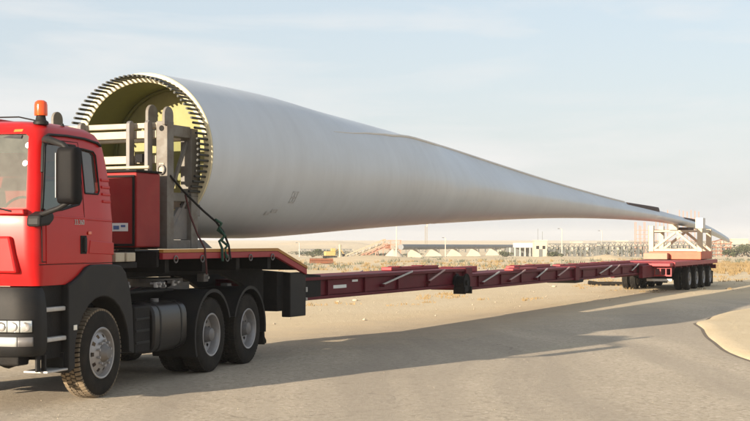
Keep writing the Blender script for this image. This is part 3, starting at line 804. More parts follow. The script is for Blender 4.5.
for k, (yy, xx) in enumerate(((2.25, .85), (2.45, .8), (3.0, .75), (3.15, .7))):
    mk('hose_coupling', MB().cyl((xx, yy, 1.22), (xx, yy, 1.29), .03, 10).cyl((xx - .08, yy, 1.27), (xx + .08, yy, 1.27), .018, 8), lgrey, truck)
for k, c3 in enumerate((black, redstrap, black)):
    pts = [(.1 + .15 * k, .55, 2.1), (.14 + .15 * k, .8, 1.65), (.2 + .15 * k, 1.2, 1.45 + .05 * k), (.25 + .1 * k, 1.7, 1.5), (.3 + .1 * k, 2.0, 1.72)]
    mk('air_hose', MB().tube(pts, .018, 6), c3, truck, smooth=60)

for k in range(5):
    x_ = .50 + .05 * k
    mk('air_line', MB().tube([(x_, .55, 1.18 + .02 * k), (x_, 1.0, 1.24), (x_ + .05, 1.5, 1.15), (x_, 2.2, 1.22), (x_ - .05, 2.9, 1.18), (x_, 3.3, 1.28)], .012, 6), (dark, rubber, redstrap)[k % 3], truck, smooth=60)
for (x_, y_, z_) in ((.62, 1.75, 1.22), (.72, 2.62, 1.2), (.55, 2.9, 1.2), (.8, 3.9, 1.28), (.66, 5.1, 1.1)):
    vv_ = mk('valve_block', MB().box(x_ - .06, x_ + .06, y_ - .08, y_ + .08, z_ - .03, z_ + .09), grey_steel, truck, bevel=.012)
    mk('valve_port', MB().cyl((x_ + .06, y_, z_ + .03), (x_ + .10, y_, z_ + .03), .02, 8), lgrey, vv_)
for sd in (1, -1):
    mk('shock_absorber', MB().tube([(sd * .85, .55, .45), (sd * .80, .50, .80), (sd * .78, .48, 1.05)], [.03, .045, .045], 10), dark, truck, smooth=50)
    mk('side_repeater', MB().box(sd * 1.222, sd * 1.236, -.30, -.22, 1.92, 1.96), MATS['amber_glass'], truck, bevel=.006)
    mk('panel_seam', MB().tube([(sd * (hwz(z) - .001), -.355, z) for z in (1.60, 1.9, 2.2, 2.6, 2.98)], .005, 5), dark, truck)
    mk('panel_seam', MB().tube([(sd * 1.218, y_, 1.59) for y_ in (-1.36, -.8, -.3, .2, .33)], .005, 5), dark, truck)
# ================================================================== TRAILER   (local y = distance behind the kingpin)
RA = R(24.2)
trailer = empty('blade_trailer', (-3.30, 19.9, 0), -RA, 'long dark red telescopic trailer with yellow edged gooseneck and four rear axles', 'trailer')
# gooseneck
gp = [(-1.6, 1.66), (-1.6, 1.715), (1.60, 1.715), (2.60, 1.42), (2.60, 1.30), (1.55, 1.60), (1.3, 1.62)]
mk('gooseneck_deck', MB().prism([(-1.6, 1.67), (-1.6, 1.705), (1.60, 1.705), (2.58, 1.415), (2.58, 1.375), (1.58, 1.67)], -1.19, 1.19), dark, trailer)
for sd in (1, -1):
    e = mk('side_rail', MB().prism([(-1.60, 1.688), (1.60, 1.688), (2.60, 1.392), (2.60, 1.30), (1.57, 1.60), (-1.60, 1.60)], sd * 1.19, sd * 1.25), bred, trailer, bevel=.008)
    mk('edge_strip', MB().prism([(-1.60, 1.69), (-1.60, 1.735), (1.605, 1.735), (2.605, 1.438), (2.605, 1.394), (1.60, 1.69)], sd * 1.185, sd * 1.258), yellow, e, bevel=.004)
    for k in range(5):
        yy = -1.3 + k * .68
        mk('lashing_ring', MB().tube([(sd * 1.262, yy + .045 * cos(a_), 1.60 + .045 * sin(a_)) for a_ in [2 * pi * j / 12 for j in range(13)]], .009, 6), grey_steel, e)
    # under-frame web that carries the swan neck down to the beam
    mk('neck_web', MB().prism([(-1.55, 1.34), (-1.55, 1.66), (1.5, 1.66), (2.5, 1.37), (4.6, 1.24), (4.6, .86), (3.4, .82), (2.55, .86), (1.75, 1.18), (1.2, 1.34)], sd * .40, sd * .50), dark, trailer, bevel=.01)
    mk('leg_box', MB().box(sd * 1.06, sd * 1.22, 2.08, 2.62, .64, 1.34), black, trailer, bevel=.015)
    mk('leg_bracket', MB().box(sd * .85, sd * 1.10, 1.86, 2.08, .74, 1.36), dark, trailer, bevel=.01)
    mk('leg_catch', MB().box(sd * 1.0, sd * 1.235, 2.61, 2.65, 1.02, 1.10).box(sd * 1.0, sd * 1.235, 2.61, 2.65, .88, .93), lgrey, trailer, bevel=.004)
mk('belly_plate', MB().box(-.40, .40, -1.5, 1.3, 1.335, 1.36), dark, trailer)
for k in range(4): mk('cross_member', MB().box(-1.18, 1.18, -1.45 + k * .95, -1.35 + k * .95, 1.42, 1.65), dark, trailer)
mk('front_bolster', MB().box(-1.19, 1.19, -1.66, -1.603, 1.50, 1.70), dark, trailer, bevel=.01)
# telescopic beam
SEC = [(2.5, 12.2, .45, .81, 1.21), (12.2, 21.4, .40, .71, 1.08), (21.4, 31.0, .36, .68, 1.04)]
secs = []
for i, (y0, y1, hw, z0, z1) in enumerate(SEC):
    s_ = MB().box(-hw, hw, y0, y1, z0 + .06, z1 - .06)
    o = mk('beam_section', s_, dred, trailer, bevel=.01); secs.append(o)
    mk('top_flange', MB().box(-hw - .07, hw + .07, y0, y1, z1 - .057, z1), dred, o, bevel=.006)
    mk('bottom_flange', MB().box(-hw - .05, hw + .05, y0, y1, z0, z0 + .057), dred, o, bevel=.006)
    mk('end_collar', MB().box(-hw - .10, hw + .10, y1 - .35, y1 + .06, z0 - .02, z1 + .02), dred, o, bevel=.015)
    for sd in (1, -1):
        for k in range(int((y1 - y0) / 1.6)):
            yy = y0 + .8 + 1.6 * k; mk('web_stiffener', MB().box(sd * (hw - .005), sd * (hw + .045), yy, yy + .03, z0 + .058, z1 - .058), dred, o)
# long raised rails beside the beam (stored bolsters)
for (sd, y0, y1, z0, z1) in ((-1, 9.3, 12.0, 1.212, 1.285), (-1, 12.4, 14.6, 1.082, 1.22), (1, 15.6, 17.6, 1.082, 1.14), (-1, 17.5, 20.8, 1.082, 1.17), (-1, 21.8, 30.5, 1.042, 1.13)):
    o = mk('stored_rail', MB().box(sd * .30 - .12, sd * .30 + .12, y0, y1, z0 + .002, z1), bred, trailer, bevel=.012)
    for k in range(int((y1 - y0) / 1.3)): mk('rail_lug', MB().box(sd * .30 - .14, sd * .30 + .14, y0 + .4 + 1.3 * k, y0 + .5 + 1.3 * k, z1, z1 + .015), dred, o, bevel=.006)
arm_pink = mat('arm_faded', (.45, .30, .28), .6, 0, .2, 6)
# folded outrigger arms along the near side, pale painted edges
for sd in (1, -1):
    for i, yy in enumerate((7.3, 9.7, 13.2, 15.2, 17.4, 19.4, 24.0, 25.5, 28.2)):
        hw = SEC[0][2] if yy < 12.2 else SEC[1][2] if yy < 21.4 else SEC[2][2]
        zt = 1.19 if yy < 12.2 else 1.06 if yy < 21.4 else 1.02
        L = .95 if i % 3 else 1.25; random.seed(i); L *= random.uniform(.8, 1.15)
        a_ = (sd * (hw + .055), yy, zt - .20); b_ = (sd * (hw + .11), yy + L, zt + .03)
        o = mk('outrigger_arm', MB().bar(a_, b_, .03, .035), lgrey if i % 2 == 0 else arm_pink, trailer, bevel=.006)
        mk('arm_pivot', MB().cyl((sd * hw, yy, zt - .22), (sd * (hw + .10), yy, zt - .22), .03, 10), dred, o)
for sd in (1,):
    mk('side_marking', MB().box(.4525, .4555, 5.2, 5.75, .98, 1.04), sticker, trailer)
    mk('side_marking', MB().box(.4525, .4555, 6.0, 6.25, 1.08, 1.12), sticker, trailer)
# hanging spare wheel under the first joint, winch drum at the second
sp = mk('cable_drum', MB().lathe([(.18, -.01), (.2, 0), (.2, -.03), (.15, -.04), (.15, -.22), (.2, -.23), (.2, -.26), (0, -.26)], 32).lathe([(.21, -.01), (.06, -.02), (.05, .02), (0, .02)], 32), dark, trailer, smooth=40); sp.location = (.74, 11.4, .91)
for yy in (11.30, 11.70): mk('drum_foot', MB().box(.46, .74, yy - .03, yy + .03, .66, .82), dark, trailer, bevel=.006)
mk('winch_box', MB().prism([(20.9, .70), (22.1, .70), (22.0, .62), (21.2, .61)], -.42, .46), dark, trailer, bevel=.02)
# bogie
bg_ = mk('bogie_platform', MB().box(-1.24, 1.24, 31.2, 39.6, .98, 1.06), dred, trailer, bevel=.012)
for sd in (1, -1):
    mk('platform_rail', MB().box(sd * 1.18, sd * 1.26, 31.2, 39.6, .92, 1.075), bred, bg_, bevel=.01)
    mk('bogie_girder', MB().box(sd * .42, sd * .56, 29.2, 39.4, .55, .975), dred, trailer, bevel=.01)
for k in range(7): mk('deck_board', MB().box(-1.17, 1.17, 31.3 + .62 * k, 31.86 + .62 * k, 1.062, 1.085), bred, bg_, bevel=.006)
for k in range(8): mk('cross_member', MB().box(-1.17, 1.17, 31.6 + k * 1.05, 31.7 + k * 1.05, .86, .978), dred, trailer)
mk('front_skirt', MB().box(-1.2, 1.2, 30.6, 31.2, .93, 1.04), bred, bg_, bevel=.01)
# guard frame ahead of the near wheels
gf = mk('guard_frame', MB().bar((.35, 30.9, .88), (1.2, 30.9, .88), .06).bar((.35, 30.9, .60), (1.2, 30.9, .60), .05), bred, trailer)
for x in (.40, .60, .80, 1.0, 1.18): mk('guard_bar', MB().bar((x, 30.9, .60), (x, 30.9, .95), .04), bred, gf)
mk('guard_board', MB().box(.32, 1.22, 30.84, 30.90, .40, .49), lgrey, gf, bevel=.006)
tw = make_wheel(trailer, 'small', .42, .235)
first = True
for yy in (33.9, 35.3, 36.7, 38.1):
    for sd in (1, -1):
        for inn in (0, 1):
            w_ = tw if first else copy_tree(tw, trailer); first = False
            x = 1.24 - (.30 if inn else 0)
            if inn: place(w_, sd * (x - .235), yy, .42, pi if sd > 0 else 0, random.random() * 6)
            else: place(w_, sd * x, yy, .42, 0 if sd > 0 else pi, random.random() * 6)
    mk('axle', MB().cyl((-.9, yy, .42), (.9, yy, .42), .065, 14), dark, trailer, smooth=40)
for sd in (1, -1):
    # leading steered pair ahead of the main axles, set inboard as in the photograph
    mk('mudflap', MB().box(sd * .62, sd * 1.22, 38.75, 38.78, .10, .62), rubber, trailer)
    mk('suspension_hanger', MB().box(sd * .58, sd * .66, 33.2, 38.6, .42, .60), dark, trailer)
mk('rear_bumper', MB().box(-1.2, 1.2, 39.5, 39.62, .70, .86), dred, trailer, bevel=.01)
for sd in (1, -1): mk('tail_lamp', MB().box(sd * .9, sd * 1.15, 39.62, 39.65, .72, .84), bred, trailer, bevel=.005)

# ================================================================== BLADE
blade = empty('wind_turbine_blade', (-3.30 - .23 * sin(RA), 19.9 - .23 * cos(RA), 3.10), -RA, 'huge pale grey wind turbine blade with studded open root, lying along the trailer', 'turbine blade')
Z0 = 3.10
TT = [(-.0, 4.30, 1.90, 1.20), (1.6, 4.31, 1.89, 1.20), (3.2, 4.30, 1.89, 1.19), (5.0, 4.25, 1.95, 1.15), (7.1, 4.18, 2.05, 1.08), (9.5, 4.08, 2.15, .95), (12.5, 3.96, 2.25, .78),
      (16, 3.75, 2.36, .60), (20.3, 3.51, 2.47, .45), (25.8, 3.26, 2.54, .33), (30, 3.10, 2.57, .27), (33, 3.00, 2.56, .23), (36.5, 2.88, 2.49, .20), (40, 2.71, 2.34, .18), (42.7, 2.60, 2.27, .16), (46.4, 2.29, 2.08, .12), (50, 1.88, 1.80, .06)]
def smoothed(tab):
    out = []
    for i in range(len(tab) - 1):
        p = [tab[max(0, min(len(tab) - 1, k))] for k in (i - 1, i, i + 1, i + 2)]
        h = p[2][0] - p[1][0]; m1 = (p[2][1] - p[0][1]) / (p[2][0] - p[0][0]) * h; m2 = (p[3][1] - p[1][1]) / (p[3][0] - p[1][0]) * h
        for k in range(6):
            u = k / 6; out.append((p[1][0] + u * h, (2 * u ** 3 - 3 * u * u + 1) * p[1][1] + (u ** 3 - 2 * u * u + u) * m1 + (-2 * u ** 3 + 3 * u * u) * p[2][1] + (u ** 3 - u * u) * m2))
    return out + [tab[-1]]
def interp(t, col):
    for i in range(len(TT) - 1):
        if t <= TT[i + 1][0] + 1e-9:
            p = [TT[max(0, min(len(TT) - 1, k))] for k in (i - 1, i, i + 1, i + 2)]
            h = p[2][0] - p[1][0]; u = (t - p[1][0]) / h
            m1 = (p[2][col] - p[0][col]) / max(1e-6, (p[2][0] - p[0][0])) * h; m2 = (p[3][col] - p[1][col]) / max(1e-6, (p[3][0] - p[1][0])) * h
            return (2 * u ** 3 - 3 * u * u + 1) * p[1][col] + (u ** 3 - 2 * u * u + u) * m1 + (-2 * u ** 3 + 3 * u * u) * p[2][col] + (u ** 3 - u * u) * m2
    return TT[-1][col]
TOPS = smoothed([(200, 83), (250, 92.5), (300, 106.5), (350, 120), (400, 134), (450, 149), (500, 165.3), (550, 181.3), (600, 195.6), (630, 203.3), (650, 208.2), (670, 213.6), (700, 222.5), (716, 230), (731, 239.5), (745, 249)])
BOTS = smoothed([(200, 240.5), (250, 237.7), (300, 234.5), (350, 230), (400, 226), (450, 222.8), (500, 220), (550, 218.2), (600, 218.6), (650, 221.3), (670, 224), (690, 227.8), (716, 237), (731, 244), (745, 251)])
RIDGE = [(300, 128.5), (332, 130.7), (371, 133), (401, 137.5), (422, 142), (439, 146)]
NB = 96
TEC = {}
def te_angle(t):
    key = round(t, 3)
    if key in TEC: return TEC[key]
    tq = max(t, 4.4); w, tp, bt = interp(tq, 3), interp(tq, 1), interp(tq, 2); res = 90
    for a in range(30, 91):
        p = w * cos(R(a)); z = (tp + bt) / 2 + (tp - bt) / 2 * sin(R(a)); tt = tq - .23
        wx = -3.30 + p * cos(RA) + tt * sin(RA); wy = 19.9 - p * sin(RA) + tt * cos(RA); px = 375 + 1350 * wx / wy; py = 240 - (z - CAM_H) * 1350 / wy
        if px > 439: continue
        for (a0, b0), (a1, b1) in zip(RIDGE, RIDGE[1:]):
            if px <= a1: break
        if py <= b0 + (b1 - b0) * (px - a0) / (a1 - a0): res = a; break
    TEC[key] = R(res); return TEC[key]
def section(t):
    top, bot, w = interp(t, 1), interp(t, 2), interp(t, 3)
    te = te_angle(t); b_ = .10 * sstep(4.4, 10, t); sharp = .80 * sstep(6.5, 17, t)
    hh = (top - bot) / 2
    pts = []
    for k in range(NB):
        ph = te + 2 * pi * k / NB
        x = w * cos(ph) * (1 - sharp * max(0, sin(ph)) ** 1.4); z = hh * sin(ph)
        dphi = abs(((ph - te + pi) % (2 * pi)) - pi); e = math.exp(-dphi / .16)
        x += b_ * cos(te) * e * min(1, hh); z += b_ * sin(te) * e * min(1, hh)
        pts.append((x, z))
    zmx, zmn = max(q[1] for q in pts), min(q[1] for q in pts)
    def outline(xp, tab):
        # height that carries the outline seen on the real blade
        tt = t - .23
        wx = -3.30 + xp * cos(RA) + tt * sin(RA); wy = 19.9 - xp * sin(RA) + tt * cos(RA); px = 375 + 1350 * wx / wy
        for (a0, b0), (a1, b1) in zip(tab, tab[1:]):
            if px <= a1: break
        return CAM_H - (b0 + (b1 - b0) * (px - a0) / (a1 - a0) - 240) * wy / 1350
    k = sstep(2.5, 5.5, t)
    if k > 0:
        nrm = [(x, (z - zmn) / (zmx - zmn)) for x, z in pts]
        for _ in range(2):
            t2 = min(bot + (outline(x, TOPS) - bot) / v for x, v in nrm if v > .7)
            b2 = max(top - (top - outline(x, BOTS)) / (1 - v) for x, v in nrm if v < .3)
            top_, bot_ = t2, b2
            if _ == 0: keep = (top, bot)
            top, bot = top_, bot_
        top = keep[0] * (1 - k) + top * k; bot = keep[1] * (1 - k) + bot * k
    return [(x, t, bot + (z - zmn) / (zmx - zmn) * (top - bot) - Z0) for x, z in pts]
ts = [0, .02, .05, .3, .8] + [1.4 + .5 * k for k in range(28)] + [15.6 + .9 * k for k in range(39)]
ts = [t for t in ts if t < 49.9] + [50]
bs = MB(); bs.grid([section(t) for t in ts], closed_u=True)
n2 = len(ts); bs.f.append(tuple(range((n2 - 1) * NB, n2 * NB)))
me_o = mk('shell', bs, bladem, blade, smooth=60)
sk_ = me_o.data.attributes.get('sharp_edge') or me_o.data.attributes.new('sharp_edge', 'BOOLEAN', 'EDGE')
for e in me_o.data.edges:
    a_, b_ = e.vertices
    if a_ % NB == 0 and b_ % NB == 0 and min(a_, b_) // NB > 0 and ts[min(a_, b_) // NB] > 6: sk_.data[e.index].value = True
eb = MB(); pl_ = [Vector(section(t)[0]) for t in ts if 4.4 <= t < 30]
eb.tube(pl_, [.006 + .022 * min(1, i / 6) for i in range(len(pl_))], 6)
mk('trailing_edge_bead', eb, white, blade, smooth=60)
# root: thick laminate rim, inner wall, bulkhead
RI = 1.06
rf = MB(); NN = 96
rf.grid([[(r * cos(2 * pi * k / NN), y, r * sin(2 * pi * k / NN)) for k in range(NN)] for r, y in ((1.199, -.003), (1.19, -.02), (RI + .01, -.02), (RI, -.01))], closed_u=True)
mk('root_face', rf, grpend, blade, smooth=35)
iw = MB(); iw.grid([[(r * cos(2 * pi * k / NN), y, r * sin(2 * pi * k / NN)) for k in range(NN)] for r, y in ((RI, -.01), (RI, .4), (RI, 1.0))], closed_u=True)
mk('inner_wall', iw, grp, blade, smooth=35)
bh = MB().add([(0, .85, 0)] + [(1.065 * cos(2 * pi * k / 48), .85, 1.065 * sin(2 * pi * k / 48)) for k in range(48)], [(0, 1 + k, 1 + (k + 1) % 48) for k in range(48)])
mk('bulkhead', bh, mat('bulkhead_yellow', (.31, .29, .12), .6, 0, .15, 2, (.22, .2, .07), .3, 2), blade)
mk('bulkhead_hatch', MB().box(-.3, .3, .80, .845, -.35, .35), grp, blade, bevel=.02)
mk('bulkhead_ring', MB().tube([(1.045 * cos(2 * pi * k / 48), .82, 1.045 * sin(2 * pi * k / 48)) for k in range(49)], .03, 8), grp, blade, smooth=60)
NS = 92; stud = None
for k in range(NS):
    a_ = 2 * pi * (k + .5) / NS; rs_ = 1.128
    if stud is None:
        stud = mk('stud', MB().cyl((0, -.30, 0), (0, -.015, 0), .0180, 10).cyl((0, -.305, 0), (0, -.30, 0), .012, 10), studm, blade, smooth=40); o = stud
    else:
        o = stud.copy(); C.objects.link(o); o.parent = blade
    o.location = (rs_ * cos(a_), 0, rs_ * sin(a_))
# marks on the flank
def flank(t, ang):
    s_ = section(t); te = te_angle(t); best = min(range(NB), key=lambda k: abs(((te + 2 * pi * k / NB - R(ang) + pi) % (2 * pi)) - pi)); return s_[best]
def decal(t0, t1, a0, a1, name, m, bars):
    mb = MB()
    for (u0, u1, v0, v1) in bars:
        q = []
        for (u, v_) in ((u0, v0), (u1, v0), (u1, v1), (u0, v1)):
            t = t0 + (t1 - t0) * u; an = R(a0 + (a1 - a0) * v_)
            w = interp(t, 3); hh = (interp(t, 1) - interp(t, 2)) / 2; cz = (interp(t, 1) + interp(t, 2)) / 2 - Z0
            q.append((1.003 * w * cos(an) + .002, t, cz + 1.003 * hh * sin(an)))
        mb.add(q, [(0, 1, 2, 3)])
    return mk(name, mb, m, blade, solid=.002)
DT = 2.62
faded = mat('faded_print', (.46, .465, .47), .6, 0, .5, 12)
decal(DT, DT + .2, -32, -22, 'flank_mark', faded, [(0, .15, 0, 1), (.85, 1, 0, 1), (.15, .85, 0, .12), (.15, .85, .44, .56), (.15, .85, .88, 1), (.42, .58, .12, .44), (.42, .58, .56, .88)])
decal(DT - .55, DT - .2, -44, -38, 'flank_mark', faded, [(0, .4, 0, .6), (.45, 1, .4, 1)])
# dark protectors strapped over the trailing edge near the tip
def protector(t0, t1, hmax, label):
    mb = MB(); n = 14; rows = []
    for k in range(n + 1):
        t = t0 + (t1 - t0) * k / n; top = interp(t, 1) - Z0; u = k / n
        h = hmax * (.05 + .95 * u)
        top = max(q[2] for q in section(t)); rows.append([(-.06, t, top - .10), (-.055, t, top - .03 + h * .5), (-.02, t, top + h), (.02, t, top + h), (.055, t, top - .03 + h * .5), (.06, t, top - .10)])
    mb.grid(rows); o = mk('edge_protector', mb, rust_dark, blade, solid=.01, label=label, smooth=50); return o
rust_dark = mat('protector_brown', (.075, .05, .045), .8, 0, .3, 4)
protector(29.4, 34.4, .11, 'dark curved edge cover nearer the truck')
protector(39.2, 43.2, .10, 'dark curved edge cover over the rear cradle')

# ================================================================== ROOT FRAME on the gooseneck
fr = empty('root_frame', (-3.30, 19.9, 1.735), -RA, 'cream and grey steel box frame holding the blade root on the gooseneck', 'transport frame')
fz = -1.735
def fp(name, mb, m=cream, bevel=.008, **k):
    mb.v = [(x, y, z + fz) for x, y, z in mb.v]; return mk(name, mb, m, fr, bevel, **k)
YF = -1.05
for sd in (1, -1):
    x1 = sd * .96; x0 = sd * .78
    fp('post', MB().box(x0, x1, YF, YF + .17, 1.737, 3.50), post_grey)
    fp('post', MB().box(x0, x1, YF + .62, YF + .80, 1.737, 3.44), post_grey)
    fp('top_rail', MB().box(x0 + sd * .01, x1 - sd * .01, YF + .172, YF + .618, 3.30, 3.46), post_grey)
    fp('bottom_rail', MB().box(x0 + sd * .01, x1 - sd * .01, YF + .172, YF + .618, 1.737, 1.86), post_grey)
    fp('mid_rail', MB().box(x0 + sd * .03, x1 - sd * .03, YF + .172, YF + .618, 2.40, 2.52), post_grey)
    fp('gusset', MB().prism([(YF + .175, 1.865), (YF + .616, 1.865), (YF + .616, 2.30), (YF + .4, 2.32), (YF + .175, 2.1)], x0 + sd * .06, x1 - sd * .06), grey_steel)
    # lifting lug with rounded head
    def lug(y0, y1, zt, xa, xb, nm='lug'):
        c_ = (y0 + y1) / 2; r = (y1 - y0) / 2
        pts = [(y0, 3.44), (y1, 3.44)] + [(c_ + r * cos(a_), zt - r + r * sin(a_)) for a_ in [pi * k / 10 for k in range(11)]]
        return fp(nm, MB().prism(pts, xa, xb), post_grey)
    lug(YF - .06, YF + .165, 3.70, x1 - sd * .045, x1 - sd * .002)
    # hook ring on the post face
    fp('hook_ring', MB().tube([(sd * .87 + .055 * cos(a_), YF - .02, 2.83 + .06 * sin(a_)) for a_ in [2 * pi * j / 16 for j in range(17)]], .016, 8), grey_steel, 0, smooth=60)
    fp('hook_plate', MB().box(sd * .83, sd * .91, YF - .012, YF - .0025, 2.76, 2.92), cream)
    fp('post_hole', MB().cyl((sd * .87, YF - .004, 3.40), (sd * .87, YF + .002, 3.40), .04, 16), dark, 0)
# cross beams, seen head on behind the cab
for (z0, z1, y0, y1) in ((3.41, 3.485, YF + .02, YF + .14), (3.27, 3.375, YF - .0, YF + .14), (2.92, 3.03, YF + .0, YF + .14), (1.74, 1.86, YF, YF + .14)):
    fp('cross_beam', MB().box(-.778, .778, y0, y1, z0, z1))
for (z0, z1) in ((3.27, 3.42), (2.3, 2.42)): fp('cross_beam', MB().box(-.778, .778, YF + .64, YF + .76, z0, z1))
# flat upright plates with rounded heads standing proud of the beams
for x in (.70, .40, -.42):
    pts = [(YF - .13, 2.80), (YF - .01, 2.80), (YF - .01, 3.45)] + [(YF - .07 + .06 * cos(a_), 3.45 + .06 * sin(a_)) for a_ in [pi * k / 8 for k in range(1, 8)]] + [(YF - .13, 3.45)]
    fp('upright_plate', MB().prism(pts, x - .03, x + .03), grey_steel)
fp('hose_rail', MB().cyl((-.6, YF - .14, 2.86), (.76, YF - .14, 2.86), .022, 10), cream, 0, smooth=40)
fp('lamp_bar', MB().box(.50, .62, YF - .10, YF - .012, 2.93, 3.05), dark)
fp('tall_lug', MB().prism([(YF + .3, 3.2), (YF + .55, 3.2)] + [(YF + .425 + .125 * cos(a_), 3.66 + .12 * sin(a_)) for a_ in [pi * k / 10 for k in range(11)]], .40, .45), post_grey)
# bolting plates that meet the studs
for sd in (1, -1):
    fp('bolt_plate', MB().prism([(sd * .78, 2.0), (sd * 1.02, 2.35), (sd * 1.08, 2.8), (sd * 1.08, 3.3), (sd * .96, 3.6), (sd * .80, 3.44)], -.60, -.545, 'y') if False else MB().box(sd * .80, sd * .95, -.245, -.17, 2.2, 3.3), grey_steel)
    fp('tie_bar', MB().bar((sd * .88, YF + .17, 2.46), (sd * .88, YF + .62, 3.25), .05), post_grey)
    fp('tie_bar', MB().bar((sd * .88, YF + .62, 2.46), (sd * .88, YF + .17, 1.9), .05), grey_steel)
fp('saddle', MB().prism([(-.9, 1.74), (.9, 1.74), (.75, 1.86), (.4, 1.80), (0, 1.78), (-.4, 1.80), (-.75, 1.86)], -.15, .25, 'y'), grey_steel)

# ================================================================== HYDRAULIC BOX
hx = empty('power_pack', (-3.30, 19.9, 1.735), -RA, 'dark red upright equipment box with small white label behind the cab', 'equipment box')
def hp(name, mb, m, bevel=.008, **k):
    mb.v = [(x, y, z + fz) for x, y, z in mb.v]; return mk(name, mb, m, hx, bevel, **k)
hp('housing', MB().box(-.55, .98, -1.82, -1.25, 1.76, 2.76), red2, .02)
hp('front_door', MB().box(.35, .93, -1.835, -1.823, 1.80, 2.70), red2, .006)
hp('door_frame', MB().box(.33, .36, -1.85, -1.836, 1.78, 2.72).box(.93, .965, -1.85, -1.836, 1.78, 2.72).box(.36, .93, -1.85, -1.836, 2.69, 2.72).box(.36, .93, -1.85, -1.836, 1.78, 1.81), dark, .004)
hp('front_door', MB().box(-.5, .30, -1.835, -1.823, 1.80, 2.70), red2, .006)
hp('lid', MB().box(-.58, 1.0, -1.85, -1.23, 2.762, 2.79), dark, .008)
hp('label_plate', MB().box(.55, .86, -1.842, -1.8365, 1.975, 2.085), sticker, .002)
hp('label_print', MB().box(.63, .72, -1.846, -1.8425, 2.0, 2.05).box(.75, .82, -1.846, -1.8425, 2.03, 2.06), blue, 0)
hp('feet', MB().box(-.5, .95, -1.8, -1.7, 1.735, 1.76).box(-.5, .95, -1.35, -1.27, 1.735, 1.76), dark, 0)
hp('carrier_arm', MB().box(-.40, -.30, -1.9, -1.5, 1.62, 1.733).box(.75, .85, -1.9, -1.665, 1.62, 1.733), dark, 0)

# ================================================================== straps
def W2(x, y, z): return (x, y, z)
so = mk('ratchet_strap', MB().tube([(.96, -.98, 2.75), (1.02, -.75, 2.55), (1.10, -.35, 2.28), (1.17, -.10, 2.12), (1.20, .05, 1.98), (1.26, .10, 1.78), (1.28, .12, 1.58)], .016, 6), black, smooth=60)
so.location = (-3.30, 19.9, 0); so.rotation_euler = (0, 0, -RA)
tag(so, 'black lashing strap running from the root frame post down to the gooseneck edge', 'strap')
so = mk('lashing_rope', MB().tube([(1.20, -.06, 2.02), (1.29, -.05, 1.92), (1.22, -.10, 1.84), (1.28, -.12, 1.74), (1.275, -.10, 1.56)], .02, 7).tube([(1.17, -.12, 2.15), (1.21, -.02, 2.10), (1.16, -.04, 2.0), (1.25, 0, 1.93), (1.19, .02, 1.85), (1.27, .05, 1.78), (1.24, .0, 1.72), (1.275, .02, 1.60)], .022, 7), green, smooth=60)
so.location = (-3.30, 19.9, 0); so.rotation_euler = (0, 0, -RA)
tag(so, 'green rope knotted beside the blade root above the yellow deck edge', 'rope')
so = mk('hanging_strap', MB().tube([(.98, -.62, 2.5), (1.05, -.60, 2.2), (1.15, -.58, 1.95), (1.262, -.56, 1.74), (1.285, -.56, 1.50), (1.28, -.54, 1.38)], .014, 6), redstrap, smooth=60)
so.location = (-3.30, 19.9, 0); so.rotation_euler = (0, 0, -RA)
tag(so, 'dull red strap hanging down the middle of the root frame', 'strap')

# ================================================================== TIP CRADLE
cr_o = empty('tip_cradle', (-3.30, 19.9, 1.09), -RA, 'cream steel cradle on an orange base carrying the blade tip over the rear axles', 'cradle')
def cp(name, mb, m=cream, bevel=.01, **k):
    mb.v = [(x, y, z - 1.09) for x, y, z in mb.v]; return mk(name, mb, m, cr_o, bevel, **k)
CY = 37.6
base = cp('base', MB().box(-1.0, 1.06, CY - .5, 39.5, 1.087, 1.40), orange, .02)
cp('base_plate', MB().box(-1.15, -.2, CY - .85, CY - .52, 1.09, 1.34), rustor, .02)
for x in (-.95, .98):
    for y in (CY - .3, 39.2): cp('post', MB().box(x - .10, x + .10, y - .09, y + .09, 1.40, 2.43 if x < 0 else 2.30))
for y in (CY - .3, 39.2):
    cp('rail', MB().box(-.85, .88, y - .05, y + .05, 1.41, 1.51))
    cp('diagonal', MB().bar((-.86, y - .01, 1.50), (.02, y - .01, 2.18), .10, .11, (0, 1, 0)))
    cp('diagonal', MB().bar((.88, y - .01, 1.50), (.06, y - .01, 2.18), .10, .11, (0, 1, 0)))
    cp('top_rail', MB().box(-.85, .88, y - .03, y + .03, 2.18, 2.25), cream)
for x in (-.95, .98): cp('side_rail', MB().box(x - .05, x + .05, CY - .2, 39.1, 2.15, 2.28))
cp('saddle_block', MB().box(-.22, .10, CY - .42, CY - .12, 2.255, 2.48), cream)
cp('pad', MB().box(-.30, .45, CY - .05, CY + 1.2, 2.255, 2.37), rust_dark)
cp('counter_block', MB().box(.82, 1.12, CY - .42, CY + .1, 2.303, 2.74), white, .03)
cp('tall_post', MB().box(.84, .93, CY + .12, CY + .22, 2.302, 2.55), grey_steel)

